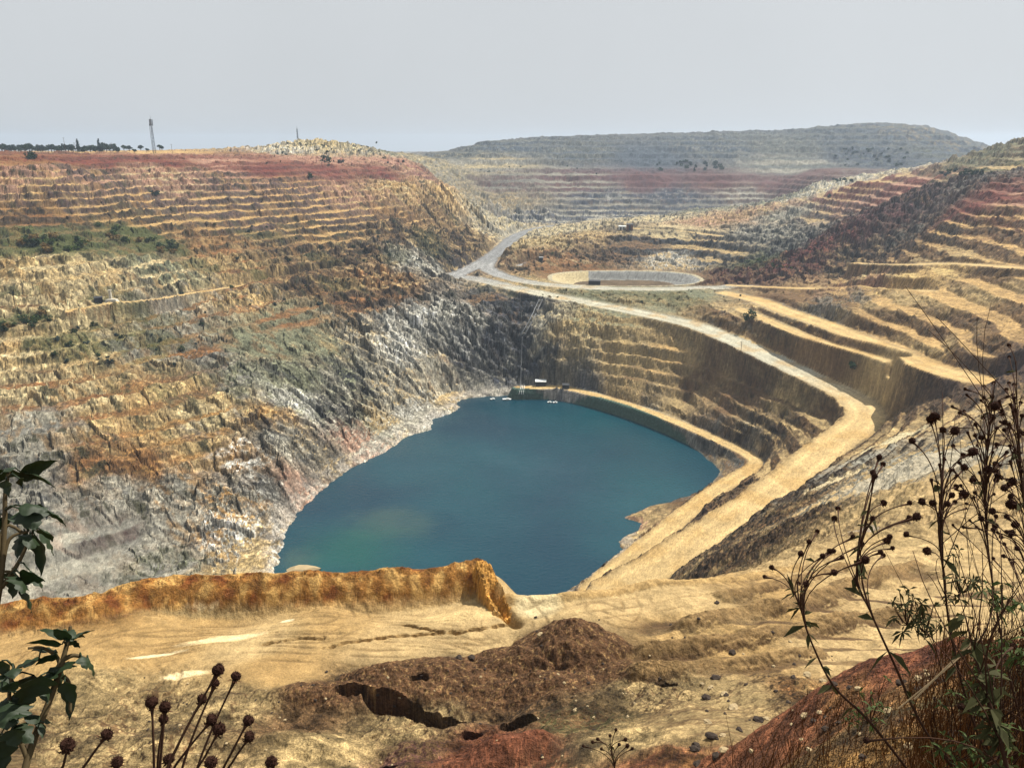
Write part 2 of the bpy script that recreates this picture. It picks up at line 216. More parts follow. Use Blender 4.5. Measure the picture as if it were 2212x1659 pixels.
# u, v, flat, face, vein, relief, benching
CT = [
 (60,330,'tan','rust','olv',.15,0),(350,334,'tan','rust','olv',.15,0),(520,336,'rust','red','brn',.2,0),(-200,333,'tan','rust','olv',.15,0),
 (50,350,'rust','red','brn',.3,.4),(200,352,'red','dred','rust',.3,.5),(350,354,'red','dred','rust',.3,.5),(480,352,'pink','red','dred',.3,.5),(580,370,'red','dred','mar',.2,.5),(700,375,'red','dred','pink',.2,.5),(820,378,'red','dred','pink',.3,.5),(920,385,'pink','mar','bge',.5,.4),
 (50,385,'bge','pink','plm',.6,.9),(200,385,'pink','plm','bge',.6,.9),(350,388,'pale','pink','plm',.6,.9),(500,395,'pink','plm','bge',.6,1),(640,410,'tan','plm','pink',.5,1),(760,420,'bge','pink','brn',.6,.8),(860,415,'pale','tan','pink',.8,.3),(960,420,'pale','tan','bge',.9,.2),
 (100,420,'tan','plm','bge',.5,1),(300,430,'tan','plm','gry',.5,1),(500,440,'tan','plm','ggr',.4,1),(700,460,'tan','plm','brn',.4,1),(860,460,'tan','brn','plm',.6,.8),(960,470,'bge','brn','olv',.8,.4),(1020,440,'pale','lgr','bge',.8,.2),(1040,480,'pale','lgr','bge',.8,.2),
 (80,465,'rust','dbr','brn',.5,1),(300,475,'tan','dbr','olv',.5,1),(500,480,'tan','plm','olv',.4,1),(700,500,'tan','dbr','olv',.5,1),(880,500,'brn','dbr','bge',.9,.5),(980,520,'brn','dbr','bge',.9,.3),
 (60,530,'olv','grn','brn',.6,.6),(160,530,'olv','grn','brn',.6,.5),(300,520,'olv','grn','brn',.5,.5),(450,530,'rust','brn','bge',.6,.8),(600,540,'brn','dbr','bge',.7,.8),(800,560,'brn','dbr','bge',1,.5),
 (60,580,'pale','bge','dgr',1,.5),(200,600,'bge','pale','dgr',1,.6),(350,590,'pale','ggr','dgr',1,.6),(500,580,'rust','bge','dbr',.8,.7),(650,610,'brn','dbr','bge',.9,.7),(820,610,'bge','rust','dbr',1,.4),(900,575,'lgr','gry','wht',1,.3),(960,560,'brn','dgr','bge',1,.3),
 (40,660,'brn','pale','grn',1,.5),(200,680,'olv','pale','rust',1,.6),(350,680,'rust','lgr','dbr',1,.7),(520,650,'rust','bge','gry',1,.8),(620,700,'rust','ggr','brn',.6,.7),(760,660,'rust','dbr','bge',1,.6),(850,650,'rust','dbr','brn',1,.4),(900,690,'lgr','wht','dgr',1.2,.3),
 (60,760,'pale','bge','olv',1,.6),(180,760,'bge','olv','pale',1,.6),(300,750,'olv','gry','pale',1,.6),(420,760,'rust','gry','brn',1,.8),(560,740,'ggr','ggr','rust',.6,.4),(680,740,'ggr','ggr','bge',.7,.3),(780,740,'bge','lgr','dgr',1.1,.2),(860,760,'lgr','wht','dgr',1.2,.2),
 (60,850,'rust','pale','brn',1,.6),(180,860,'rust','pale','gold',1,.6),(300,850,'rust','bge','olv',1,.7),(420,850,'brn','bge','olv',1,.5),(520,830,'gry','ggr','dgr',1,.3),(640,830,'ggr','ggr','dgr',.9,.15),(760,830,'ggr','dgr','lgr',1.1,.15),(850,850,'bge','lgr','gry',1.1,.1),(920,830,'bge','lgr','brn',1,.1),
 (60,930,'gry','lgr','gold',.9,.4),(200,920,'rust','bge','gry',1,.6),(330,930,'gold','bge','brn',1,.5),(450,900,'gold','pale','gry',1,.4),(580,900,'bge','gold','dgr',1.1,.2),(640,870,'ggr','wht','gry',.9,.1),(720,900,'lgr','dgr','ggr',1.1,.1),(830,920,'lgr','bge','ggr',1,.1),(900,900,'lgr','wht','gry',1,0),
 (60,1000,'lgr','gry','dgr',.8,.4),(200,1000,'rust','brn','bge',.9,.4),(300,1010,'gold','rust','brn',1,.4),(420,980,'gold','bge','rust',1,.3),(520,1000,'wht','gold','gry',1.1,.2),(600,960,'dgr','lgr','gry',1.3,.1),(680,980,'bge','gry','dgr',1.1,.1),(780,960,'lgr','pink','gry',.9,0),
 (100,1080,'gry','dgr','lgr',.7,.3),(250,1070,'gry','lgr','dgr',.8,.3),(380,1060,'gry','lgr','gold',1,.2),(480,1080,'gold','lgr','dgr',1.1,.1),(570,1060,'dgr','gry','wht',1.2,.1),(650,1060,'lgr','pink','dgr',.9,0),
 (100,1170,'lgr','gry','pink',.35,.5),(250,1160,'gry','plm','lgr',.35,.5),(380,1150,'lgr','gry','gold',.7,.2),(470,1170,'gold','wht','dgr',1.1,.1),(560,1180,'bge','wht','dgr',1,0),(200,1250,'lgr','gry','plm',.35,.4),(350,1230,'gry','ggr','lgr',.7,.2),(500,1230,'bge','lgr','gry',.8,0),
 # centre face, right side of the pit
 (930,720,'lgr','gry','wht',1.2,.2),(1000,690,'wht','lgr','dgr',1.3,.3),(1060,660,'brn','dgr','bgr',.9,.7),(1120,670,'bgr','dgr','bgr',.9,.8),(1000,750,'bgr','dgr','wht',1.2,.3),(1070,740,'gry','dgr','bgr',1.2,.3),(1130,740,'bgr','dgr','gry',1.1,.3),(1000,800,'lgr','dgr','bgr',1.2,.3),(1080,800,'bgr','dgr','lgr',1.2,.3),(1150,800,'bgr','dgr','gry',1.1,.4),(960,830,'bge','lgr','brn',.8,.1),(1060,845,'lgr','gry','dgr',.9,0),
 (1180,700,'pale','lgr','gry',.8,.2),(1230,740,'pale','bge','ggr',.8,.4),(1250,700,'ggr','bge','olv',.8,.4),(1350,690,'ggr','brn','bge',.7,.5),(1220,790,'bge','gry','dgr',.8,.7),(1350,760,'bge','brn','gry',.6,.9),(1450,760,'tan','brn','dbr',.5,.9),(1350,830,'brn','brn','bge',.5,.8),(1500,820,'brn','dbr','bge',.5,.9),(1600,860,'brn','dbr','bge',.6,.9),(1450,870,'bge','brn','dbr',.6,.8),(1600,940,'bge','dbr','gry',.7,.8),(1700,860,'brn','brn','dbr',.7,.6),(1700,930,'bge','dbr','brn',.7,.6),(1780,900,'bge','brn','tan',.5,.3),
 (1530,960,'brn','gry','dbr',.7,.1),(1400,905,'lgr','dgr','brn',.7,0),(1250,860,'lgr','bgr','gry',.7,0),(1590,1000,'brn','gry','bge',.6,0),(1500,1075,'brn','dbr','gry',.7,0),(1370,1130,'bge','pink','brn',.6,0),(1350,1180,'bge','brn','lgr',.5,0),(1530,1115,'brn','dbr','plm',.7,0),(1700,1000,'bge','brn','gold',.4,0),(1420,1195,'brn','dbr','bge',.7,0),(1600,1050,'brn','dbr','bge',.6,0),
 (1600,680,'bge','dbr','gry',.8,.8),(1700,720,'bge','dbr','olv',.7,.9),(1800,760,'tan','dbr','brn',.7,.9),(1900,820,'bge','brn','dbr',.5,.8),(1450,645,'ggr','olv','bge',.6,.5),(1300,635,'ggr','olv','bge',.6,.4),(1150,620,'bge','ggr','olv',.7,.3),
 (1700,640,'brn','dbr','tan',.5,.7),(1800,660,'brn','gry','bge',.9,.5),(1900,700,'tan','dbr','brn',.6,.9),(2000,750,'tan','brn','dbr',.5,.9),(2100,760,'tan','dbr','plm',.7,.9),(2180,790,'brn','plm','dbr',.8,.5),(2050,700,'tan','dbr','brn',.7,1),(2180,700,'tan','dbr','brn',.6,1),(1950,640,'tan','brn','bge',.5,.8),(2100,640,'tan','brn','dbr',.5,.8),
 (2000,590,'ylw','tan','brn',.4,.5),(2150,600,'tan','brn','dbr',.4,.7),(1900,590,'bge','brn','ggr',.8,.4),(1850,610,'tan','pink','brn',.5,.3),
 # mid and far
 (1580,600,'brn','dred','brn',.8,0),(1700,570,'red','dred','brn',.9,0),(1800,520,'red','dred','brn',.9,0),(1900,470,'mar','dred','plm',.9,0),(2000,430,'mar','plm','brn',.9,0),(2080,405,'gry','plm','brn',.7,0),
 (1850,560,'brn','dbr','bge',.9,.3),(1950,520,'brn','dbr','gry',.8,.3),(2050,500,'tan','dbr','brn',.6,1),(2150,480,'tan','brn','red',.6,1),(2180,430,'pink','red','dred',.4,1),(2120,440,'red','red','dred',.4,.8),(2200,530,'tan','brn','dbr',.6,1),(2050,555,'bge','brn','dbr',.6,.8),
 (1850,400,'bge','red','dred',.3,1),(1950,405,'pink','red','dred',.3,1),(1830,450,'pink','dred','gry',.4,1),(1780,470,'bge','plm','gry',.6,.9),(1780,410,'pale','wht','olv',.6,.2),(1700,430,'ggr','gry','pale',.6,.2),(1700,470,'lgr','gry','ggr',.7,.2),(1650,510,'lgr','gry','dgr',.8,.2),(1600,470,'bge','pink','olv',.6,.2),(1560,480,'pink','bge','brn',.6,.2),(1500,460,'ggr','gry','bge',.5,.2),(1400,480,'pale','gry','lgr',.5,.1),(1700,540,'gry','dgr','lgr',.8,.3),(1640,570,'olv','dgr','grn',.6,.2),
 (1450,505,'pale','dgr','dbr',.3,.3),(1400,530,'brn','dgr','dbr',.6,1),(1500,540,'bge','dgr','dbr',.6,1),(1350,545,'brn','dgr','brn',.7,.8),(1560,550,'bge','dgr','gry',.6,.9),(1300,560,'brn','dbr','rust',.7,.3),(1270,520,'bge','brn','gry',.6,.3),(1160,530,'pale','bge','olv',.7,.1),(1210,560,'rust','brn','pale',.6,.1),(1200,505,'pale','lgr','olv',.6,.1),(1240,590,'rust','brn','olv',.5,.1),(1450,565,'bge','wht','dgr',.7,.2),
 (1060,470,'pale','lgr','ggr',.8,.2),(1080,500,'pale','lgr','gry',.6,.1),(1100,440,'bge','lgr','gry',.7,.3),(1150,470,'lgr','bgr','gry',.6,.4),(1250,475,'lgr','bgr','dgr',.4,.6),(1350,460,'lgr','bgr','gry',.5,.7),(1100,400,'gry','mar','lgr',.5,.5),(1250,395,'lgr','mar','bgr',.4,.8),(1400,390,'mar','mar','bgr',.3,1),(1550,395,'mar','dred','mar',.3,1),(1680,395,'mar','mar','gry',.3,1),(1300,425,'gry','bgr','wht',.5,.8),(1450,425,'bgr','bgr','wht',.5,.8),(1600,420,'lgr','plm','wht',.4,.9),(1500,450,'gry','bgr','lgr',.4,.7),
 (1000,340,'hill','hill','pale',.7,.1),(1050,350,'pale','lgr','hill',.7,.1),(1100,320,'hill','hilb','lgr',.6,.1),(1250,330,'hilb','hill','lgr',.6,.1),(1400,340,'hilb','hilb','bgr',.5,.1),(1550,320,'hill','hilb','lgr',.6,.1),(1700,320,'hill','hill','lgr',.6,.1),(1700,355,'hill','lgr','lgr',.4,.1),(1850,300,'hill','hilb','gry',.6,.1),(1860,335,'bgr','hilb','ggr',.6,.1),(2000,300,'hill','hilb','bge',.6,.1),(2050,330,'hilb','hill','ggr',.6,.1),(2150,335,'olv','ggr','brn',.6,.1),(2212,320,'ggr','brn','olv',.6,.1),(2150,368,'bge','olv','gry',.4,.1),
 (620,330,'pale','wht','grn',.7,.1),(700,320,'ylw','pale','olv',.7,.1),(780,330,'pale','lgr','olv',.7,.1),(850,340,'ggr','gry','pale',.6,.1),(930,350,'pale','lgr','olv',.7,.1),(700,348,'pink','red','olv',.3,0),(860,358,'pink','red','brn',.3,0),
 # near ledge and near right
 (1900,950,'bge','brn','dbr',.7,.1),(1850,1000,'lgr','dbr','bge',.6,.1),(1800,980,'dbr','dbr','brn',.8,0),(1950,1000,'bge','lgr','brn',.5,.2),(2000,930,'bge','brn','gry',.6,.2),(2100,900,'bge','brn','gry',.6,.3),(2100,1000,'bge','lgr','sand',.3,.2),(2180,950,'bge','brn','dbr',.6,.3),(1750,1050,'dbr','dbr','gry',.8,0),(1850,1050,'sand','lgr','bge',.3,.1),(1950,1080,'sand','bge','brn',.4,.3),(2100,1100,'sand','sand','bge',.3,.3),(1700,1110,'brn','dbr','bge',.7,.1),(1650,1170,'brn','dbr','bge',.7,.1),(1850,1150,'bge','brn','sand',.5,.3),(1950,1180,'sand','bge','tan',.3,.5),(1620,1200,'brn','dbr','bge',.6,.1),
 (1750,1220,'sand','tan','brn',.3,.4),(1600,1260,'tan','brn','sand',.3,.3),(1850,1240,'sand','brn','tan',.3,.8),(2100,1200,'sand','sand','bge',.3,.5),(2000,1300,'sand','brn','tan',.3,.8),(1500,1290,'sand','bge','tan',.25,.1),(1700,1330,'tan','brn','bge',.4,.9),(1850,1340,'sand','brn','bge',.4,.9),(1500,1360,'tan','brn','bge',.4,.9),(1650,1420,'tan','brn','dbr',.4,.6),(1800,1420,'sand','brn','tan',.3,.6),(1450,1420,'brn','brn','tan',.4,.4),(1600,1500,'bge','brn','tan',.4,.1),(1500,1560,'bge','brn','tan',.3,.1),(1400,1500,'bge','brn','tan',.3,.1),
 (1200,1310,'sand','bge','pale',.2,0),(1350,1300,'sand','tan','bge',.2,0),(200,1340,'gold','rust','tan',.3,0),(400,1350,'tan','bge','sand',.12,0),(700,1340,'tan','tan','sand',.12,0),(950,1340,'sand','tan','bge',.12,0),(100,1400,'tan','bge','sand',.12,0),(300,1420,'tan','bge','sand',.12,0),(550,1380,'sand','tan','ylw',.12,0),(850,1400,'sand','tan','gold',.12,0),(1050,1380,'sand','tan','gold',.15,0),(600,1450,'tan','bge','gold',.12,0),(200,1480,'tan','bge','brn',.15,0),
 (500,1520,'tan','brn','bge',.25,0),(300,1540,'tan','brn','bge',.25,0),(100,1560,'tan','brn','bge',.25,0),(800,1480,'brn','dbr','tan',.35,0),(1000,1450,'dbr','dbr','brn',.35,0),(1200,1400,'dbr','dbr','brn',.35,0),(1150,1500,'brn','dbr','tan',.35,0),(900,1560,'tan','brn','bge',.35,0),(650,1560,'brn','brn','tan',.35,0),(300,1620,'tan','brn','bge',.3,0),(700,1620,'tan','bge','brn',.3,0),(900,1650,'brn','mar','tan',.4,0),(1050,1620,'rdn','rdd','brn',.5,0),(1150,1659,'rdn','brn','tan',.5,0),(1250,1560,'brn','olv','tan',.3,0),(1350,1600,'tan','bge','brn',.3,0),
 (1450,1655,'rust','rdn','gold',.8,0),(1600,1640,'rust','rdn','gold',.9,0),(1750,1600,'rust','rdn','gold',1,0),(1750,1500,'rust','dbr','tan',1,0),(1950,1430,'rdn','rdd','rust',1,0),(1900,1480,'rust','rdn','gold',1,0),(2050,1440,'rdn','rust','dbr',1,0),(2000,1550,'rust','brn','tan',1,0),(2150,1500,'brn','olv','tan',1,0),(2150,1620,'brn','rust','tan',1,0),(1850,1640,'rust','gold','rdn',1,0),
]
CT = [c if not (c[1] > 1465 and c[0] < 1470) else (c[0], c[1], 'bge' if c[2] == 'tan' else c[2], c[3], 'dbr' if c[4] != 'red' else 'brn', c[5] + .55, 0) for c in CT]
CT = [c if not (1690 < c[0] and 890 < c[1] < 1260) else c[:5] + (max(.35, c[5] * .8), max(c[6], .85)) for c in CT]
lt_ = {'dbr': 'brn', 'brn': 'bge', 'dgr': 'gry'}
CT = [c if not (1250 < c[0] < 2212 and 625 < c[1] < 900) else c[:3] + (lt_.get(c[3], c[3]), c[4], c[5] * .75, c[6]) for c in CT]
CT = [c if not (c[0] < 500 and 560 < c[1] < 1000) else c[:5] + (c[5] * .85, max(c[6], .8)) for c in CT]
CT = [c if not (c[1] < 374 and c[0] > 960) else c[:5] + (min(.6, c[5]), .8) for c in CT]
cta = np.array([hit_coarse(c[0], c[1]) for c in CT])
ctf = np.array([np.concatenate([srgb(K[c[2]]), srgb(K[c[3]]), srgb(K[c[4]]), [c[5], c[6]]]) for c in CT])
FA, FR = np.meshgrid(GA, GR)
FLD = np.zeros(FA.shape + (11,))
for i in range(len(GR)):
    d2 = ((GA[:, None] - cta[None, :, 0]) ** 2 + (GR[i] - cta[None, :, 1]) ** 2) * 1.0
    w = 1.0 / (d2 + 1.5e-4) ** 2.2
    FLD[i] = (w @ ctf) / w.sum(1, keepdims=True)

# ---------------------------------------------------------------- the terrain grid
def seg(a, b, n): return np.linspace(a, b, n, endpoint=False)
az = np.concatenate([seg(-pi, -1.2, 16), seg(-1.2, -.65, 40), seg(-.65, .65, 1200), seg(.65, 1.2, 40), seg(1.2, pi, 16), [pi]])
rr = np.exp(np.concatenate([seg(math.log(.8), math.log(5), 60), seg(math.log(5), math.log(26), 190), seg(math.log(26), math.log(44), 50), seg(math.log(44), math.log(100), 330),
                            seg(math.log(100), math.log(230), 160), seg(math.log(230), math.log(1000), 520), seg(math.log(1000), math.log(2100), 170), seg(math.log(2100), math.log(6000), 24)]))
AZ, RR = np.meshgrid(az, rr); X = RR * np.sin(AZ); Y = RR * np.cos(AZ); LR = np.log(RR)
X = X.astype(np.float32); Y = Y.astype(np.float32)
AZc = np.clip(AZ, -.79, .79)
H = bil(ZC, AZc, LR).astype(np.float32); AZ = AZ.astype(np.float32); RR = RR.astype(np.float32)
print('grid', X.shape, 'N ctrl', N)
# fields, looked up through a wandering offset so that borders are ragged
sc = RR * .018
wa = (fbm(X, Y, 22, 4, 3) * 9 + fbm(X, Y, 5, 3, 5) * 2.5) * np.clip(RR / 300, .05, 2.2)
wb = (fbm(X, Y, 24, 4, 11) * 9 + fbm(X, Y, 5, 3, 15) * 2.5) * np.clip(RR / 300, .05, 2.2)
Xw = X + wa; Yw = Y + wb
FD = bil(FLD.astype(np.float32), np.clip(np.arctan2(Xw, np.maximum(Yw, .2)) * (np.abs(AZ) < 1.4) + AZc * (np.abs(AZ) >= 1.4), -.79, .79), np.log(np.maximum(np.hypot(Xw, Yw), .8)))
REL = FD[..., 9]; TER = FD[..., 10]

# signed distance to the lake outline
def poly_sd(poly, x, y, near=60.):
    d = np.full(x.shape, 1e9); inside = np.zeros(x.shape, bool)
    n = len(poly)
    for i in range(n):
        ax, ay = poly[i]; bx, by = poly[(i + 1) % n]
        ex, ey = bx - ax, by - ay; t = np.clip(((x - ax) * ex + (y - ay) * ey) / (ex * ex + ey * ey + 1e-9), 0, 1)
        d = np.minimum(d, (x - ax - t * ex) ** 2 + (y - ay - t * ey) ** 2)
        c = ((ay > y) != (by > y)) & (x < (bx - ax) * (y - ay) / (by - ay + 1e-12) + ax); inside ^= c
    d = np.sqrt(d); return np.where(inside, -d, d)
rows = (rr > 180) & (rr < 760); i0, i1 = np.argmax(rows), len(rr) - np.argmax(rows[::-1])
cA = (az > -.6) & (az < .6); j0, j1 = np.argmax(cA), len(az) - np.argmax(cA[::-1])
SD = np.full(X.shape, 500.0)
SD[i0:i1, j0:j1] = poly_sd(lake, X[i0:i1, j0:j1], Y[i0:i1, j0:j1])
lc = lake.mean(0)
PHI = np.arctan2(X - lc[0], Y - lc[1]); RHO = np.hypot(X - lc[0], Y - lc[1])

# roads: (name, half width, blend, [(u, v, z)...])
ROADS = [
 ('haul_road', 9, 7, [(1060,560,-116),(1050,578,-118.3),(1075,592,-119.3),(1110,603,-120),(1150,611,-120.3),(1200,617,-120.3),(1300,623,-120.3),(1420,625,-119.5),(1520,623,-119),(1620,621,-117)]),
 ('haul_road', 5, 6, [(1110,580,-119),(1140,570,-118.5),(1170,566,-118.3),(1195,565,-118.3)]),
 ('dirt_track', 4.2, 5, [(1120,838,-173),(1190,836,-172.5),(1235,841,-172.5),(1300,857,-172.5),(1400,888,-172.5),(1500,928,-172.5),(1570,960,-172.5),(1615,982,-172.5),(1632,1000,-172.5),(1612,1020,-172.5)]),
 ('dirt_track', 5.6, 3.5, [(1612,1020,-172.5),(1560,1052,-172.5),(1500,1095,-172.5),(1440,1145,-173),(1380,1192,-173.5),(1330,1232,-174),(1280,1275,-174)]),
 ('dirt_track', 9, 7, [(1570,634,-117),(1640,650,-114.5),(1700,673,-113),(1780,700,-111.5),(1850,728,-110),(1930,758,-108),(1990,786,-106.5),(2045,804,-105),(2090,816,-104),(2130,822,-103.5)]),
 ('dirt_track', 4.0, 6, [(1590,716,-124.5),(1650,740,-125.5),(1714,766,-126),(1770,781,-125.5),(1820,793,-124.5),(1880,806,-122),(1922,814,-121.3)]),
 ('dirt_track', 5, 5, [(1600,668,-116.8),(1680,702,-116),(1760,735,-115.5),(1840,760,-115),(1900,778,-114.6)]),
 ('dirt_track', 2.6, 4, [(150,672,-100),(240,655,-99.5),(330,648,-101.5),(420,633,-103.5),(520,618,-107),(600,606,-108.5),(700,596,-110.5),(760,590,-110)]),
 ('dirt_track', 3.5, 4, [(1290,489,-99),(1340,491,-99.5),(1400,497,-99.5),(1480,501,-99.3),(1560,511,-99)]),
 ('dirt_track', 7, 6, [(1860,570,-90),(1950,572,-83),(2050,570,-78),(2140,575,-73),(2240,582,-70)]),
 ('dirt_track', 5, 6, [(1580,617,-117),(1700,622,-109),(1800,624,-105),(1900,626,-98),(2000,628,-89)]),
 ('haul_road', 9.9, 5.5, [(1235,486,-114),(1200,488.5,-112.5),(1150,497,-112.5),(1112,512,-113),(1090,532,-114),(1060,556,-116),(1022,578,-118.5),(985,596,-120),(1030,603,-120),(1090,617,-121),(1180,637,-121.8),(1300,660,-123),(1400,680,-124.5),(1500,703,-126.5),(1570,730,-128),(1640,762,-130),(1720,800,-132),(1790,833,-134),(1840,860,-135.5),(1868,888,-136.5),(1862,912,-137.5),(1820,945,-139),(1760,990,-141),(1700,1040,-143.5),(1640,1085,-145.5),(1570,1130,-148),(1500,1175,-150.5),(1420,1225,-153),(1330,1275,-156)]),
]
def road_dist(poly3, maxd):
    """distance and road height for grid points near a 3D polyline"""
    dmin = np.full(X.shape, 1e9, np.float32); hz = np.zeros(X.shape, np.float32)
    for a, b in zip(poly3[:-1], poly3[1:]):
        lo = np.minimum(a, b)[:2] - maxd; hi = np.maximum(a, b)[:2] + maxd
        corners = [(lo[0], lo[1]), (lo[0], hi[1]), (hi[0], lo[1]), (hi[0], hi[1])]
        aa = [atan2(c[0], max(c[1], .1)) for c in corners]
        rmin = math.hypot(max(0, max(lo[0], -hi[0])) if lo[0] * hi[0] > 0 else 0, max(lo[1], .1)); rmax = max(math.hypot(*c) for c in corners)
        k0, k1 = np.searchsorted(rr, [rmin, rmax]); m0, m1 = np.searchsorted(az, [min(aa), max(aa)])
        if k1 <= k0 or m1 <= m0: continue
        s = (slice(k0, k1), slice(m0, m1)); e = b[:2] - a[:2]; L = float(e @ e) + 1e-9
        t = np.clip(((X[s] - a[0]) * e[0] + (Y[s] - a[1]) * e[1]) / L, 0, 1)
        d = np.hypot(X[s] - a[0] - t * e[0], Y[s] - a[1] - t * e[1]); z = a[2] + t * (b[2] - a[2])
        m = d < dmin[s]; dmin[s][m] = d[m]; hz[s][m] = z[m]
    return dmin, hz
def spline(P3, n=6):
    P3 = [np.array(p, float) for p in P3]; out = []
    for i in range(len(P3) - 1):
        p0 = P3[max(i - 1, 0)]; p1 = P3[i]; p2 = P3[i + 1]; p3 = P3[min(i + 2, len(P3) - 1)]
        for k in range(n):
            t = k / n
            out.append(.5 * ((2 * p1) + (-p0 + p2) * t + (2 * p0 - 5 * p1 + 4 * p2 - p3) * t * t + (-p0 + 3 * p1 - 3 * p2 + p3) * t ** 3))
    out.append(P3[-1]); return out
road_res = []
RHARD = np.zeros(X.shape, np.float32)
for nm, hw, bl, pl in ROADS:
    p3 = [at_z(*p) for p in pl]
    if hw > 0: p3 = spline(p3, 5)
    dd, hz = road_dist(p3, hw + bl * 2.2)
    road_res.append((nm, hw, bl, dd, hz)); RHARD = np.maximum(RHARD, 1 - sstep(hw * .8, hw + bl * 1.8, dd))
rock_near = 1 - sstep(2, 25, SD)          # close to the water

# ---- benches
calm = (1 - RHARD) * sstep(4, 30, SD)
big = fbm(X, Y, 60, 3, 21)
Hs = H + big * 2.2 * np.clip(RR / 400, .1, 1.3) * calm
hb = np.where(Y > 1480, 13.0, np.where(Y > 1250, 8.0, np.where((X > 30) & (Y < 720), 7.4, np.where(X > 20, 7.0, 5.6))))
hb = np.where(RR < 112, 1.7, np.where((RR < 300) & (X > 25), 3.8, hb))
q = (Hs + fbm(X, Y, 26, 3, 31) * np.where(RR < 300, .3, 1.3)) / hb
q = q + .32 * perlin(q * .61, q * 0 + .5, 33)
fl = np.floor(q); fr = q - fl
rp = .52 + .14 * perlin(fl * 3.7 + X / 90, Y / 90, 40)
rp = np.clip(rp + .1 * perlin(X / 21, Y / 21, 41), .3, .8); g = np.clip((fr - (1 - rp)) / rp, 0, 1); g = .75 * g + .25 * g * g
RISER = sstep(0.0, .22, (fr - (1 - rp)) / rp) * (1 - sstep(.86, 1.0, (fr - (1 - rp)) / rp))
g2 = .14 * fr + .86 * g
tm = np.clip(TER * 1.15, 0, 1) * calm * np.clip(.82 + fbm(X, Y, 45, 3, 51) * 1.3, .2, 1)
tm = np.where(RR < 26, 0, tm)
Hn = Hs + tm * (hb * (fl + g2 - q))
# ---- erosion and broken rock
scl = np.clip(RR / 420, .0, 1.5)
XH = X + Hn * .85; YH = Y - Hn * .75
gul = 1 - 2 * np.abs(perlin(PHI * 260 / 9 + RHO / 34 + fbm(X, Y, 30, 2, 61) * 1.2, RHO / 45, 62))
gul2 = 1 - 2 * np.abs(perlin(PHI * 260 / 4 + RHO / 15 + fbm(X, Y, 14, 2, 65) * 1.0, RHO / 26, 66))
rk = fbm(XH, YH, 16, 5, 71, .55, True)
rk2 = fbm(XH, YH, 4.6, 3, 75, .6, True); but = fbm(X, Y, 46, 3, 78, .5, True)
amp = REL * calm * (1 - .6 * np.clip(TER * 1.3, 0, 1) * (1 - RISER))
mid = sstep(110, 260, RR)
b0, b1 = np.searchsorted(rr, [120, 1350]); BL = np.zeros(X.shape, np.float32); BE = np.ones(X.shape, np.float32); BL2 = np.zeros(X.shape, np.float32)
wx_ = 2.5 * fbm(X[b0:b1], Y[b0:b1], 8, 2, 85); BL[b0:b1], BE[b0:b1] = cells(XH[b0:b1] + wx_, (YH[b0:b1] - wx_) * .8, 8.5, 3); BL2[b0:b1], _ = cells(XH[b0:b1] * .9 + wx_, YH[b0:b1], 3.8, 9)
Hn = Hn + amp * mid * ((1 - .45 * np.clip(TER, 0, 1)) * ((BL - .5) * 3.6 + (BL2 - .5) * 1.7) - 1.0 * (1 - sstep(0, .12, BE)) + gul * .9 + gul2 * .3 + rk * 1.3 + rk2 * .45 + but * 2.6) * np.clip(RR / 480, .5, 3)
Hn = Hn + mid * calm * fbm(XH, YH, 3.2, 3, 79, .6) * .35 * (.25 + REL) * np.clip(RR / 500, .6, 2)
# tilted strata ribs across the lower left wall and the dark centre face
rib = perlin((X * .62 + Y * .2 + Hn * 1.4) / 3.2, (Y * .7 - X * .3) / 38, 81)
Hn = Hn + rib * 1.5 * sstep(.8, 1.15, REL) * mid * calm
# hummocky ground on the near right slope
hum = (X > 35) * sstep(118, 150, RR) * (1 - sstep(300, 345, RR)) * calm
Hn = Hn + hum * (2.9 * fbm(X, Y, 21, 4, 83, .5) + 1.0 * fbm(XH, YH, 6, 3, 84, .6, True))
# near ground: small lumps
nearm = (1 - mid)
Hn = Hn + nearm * sstep(30, 50, RR) * (REL * (fbm(X, Y, 5.5, 4, 91) * 1.5 + fbm(X, Y, .9, 3, 93, .6) * .3)) * np.where(RR > 100, 1.6, 1)
Hn = Hn + (1 - sstep(26, 40, RR)) * REL * (fbm(X, Y, 1.9, 5, 95, .6) * .42) * np.clip(RR / 8, .05, 1)

# ---- water's edge
lo_n = fbm(X, Y, 9, 3, 97) * 2.0 + fbm(X, Y, 2.5, 2, 98) * .8
sdn = SD + lo_n * np.where(X < 20, 1.3, .8)
shore = LZ + np.where(sdn > 0, sdn * .55 + .1, np.maximum(sdn * .5, -12))
wS = 1 - sstep(1.0, 14, SD)
Hn = np.where(SD < 14, shore * wS + np.maximum(Hn, LZ + .6) * (1 - wS), np.where((SD < 60) & (RR > 225), np.maximum(Hn, LZ + .8), Hn))
Hn = np.where(SD < 0, np.minimum(shore, LZ - .25 - 0 * SD) * (SD < -1.5) + shore * (SD >= -1.5), Hn)

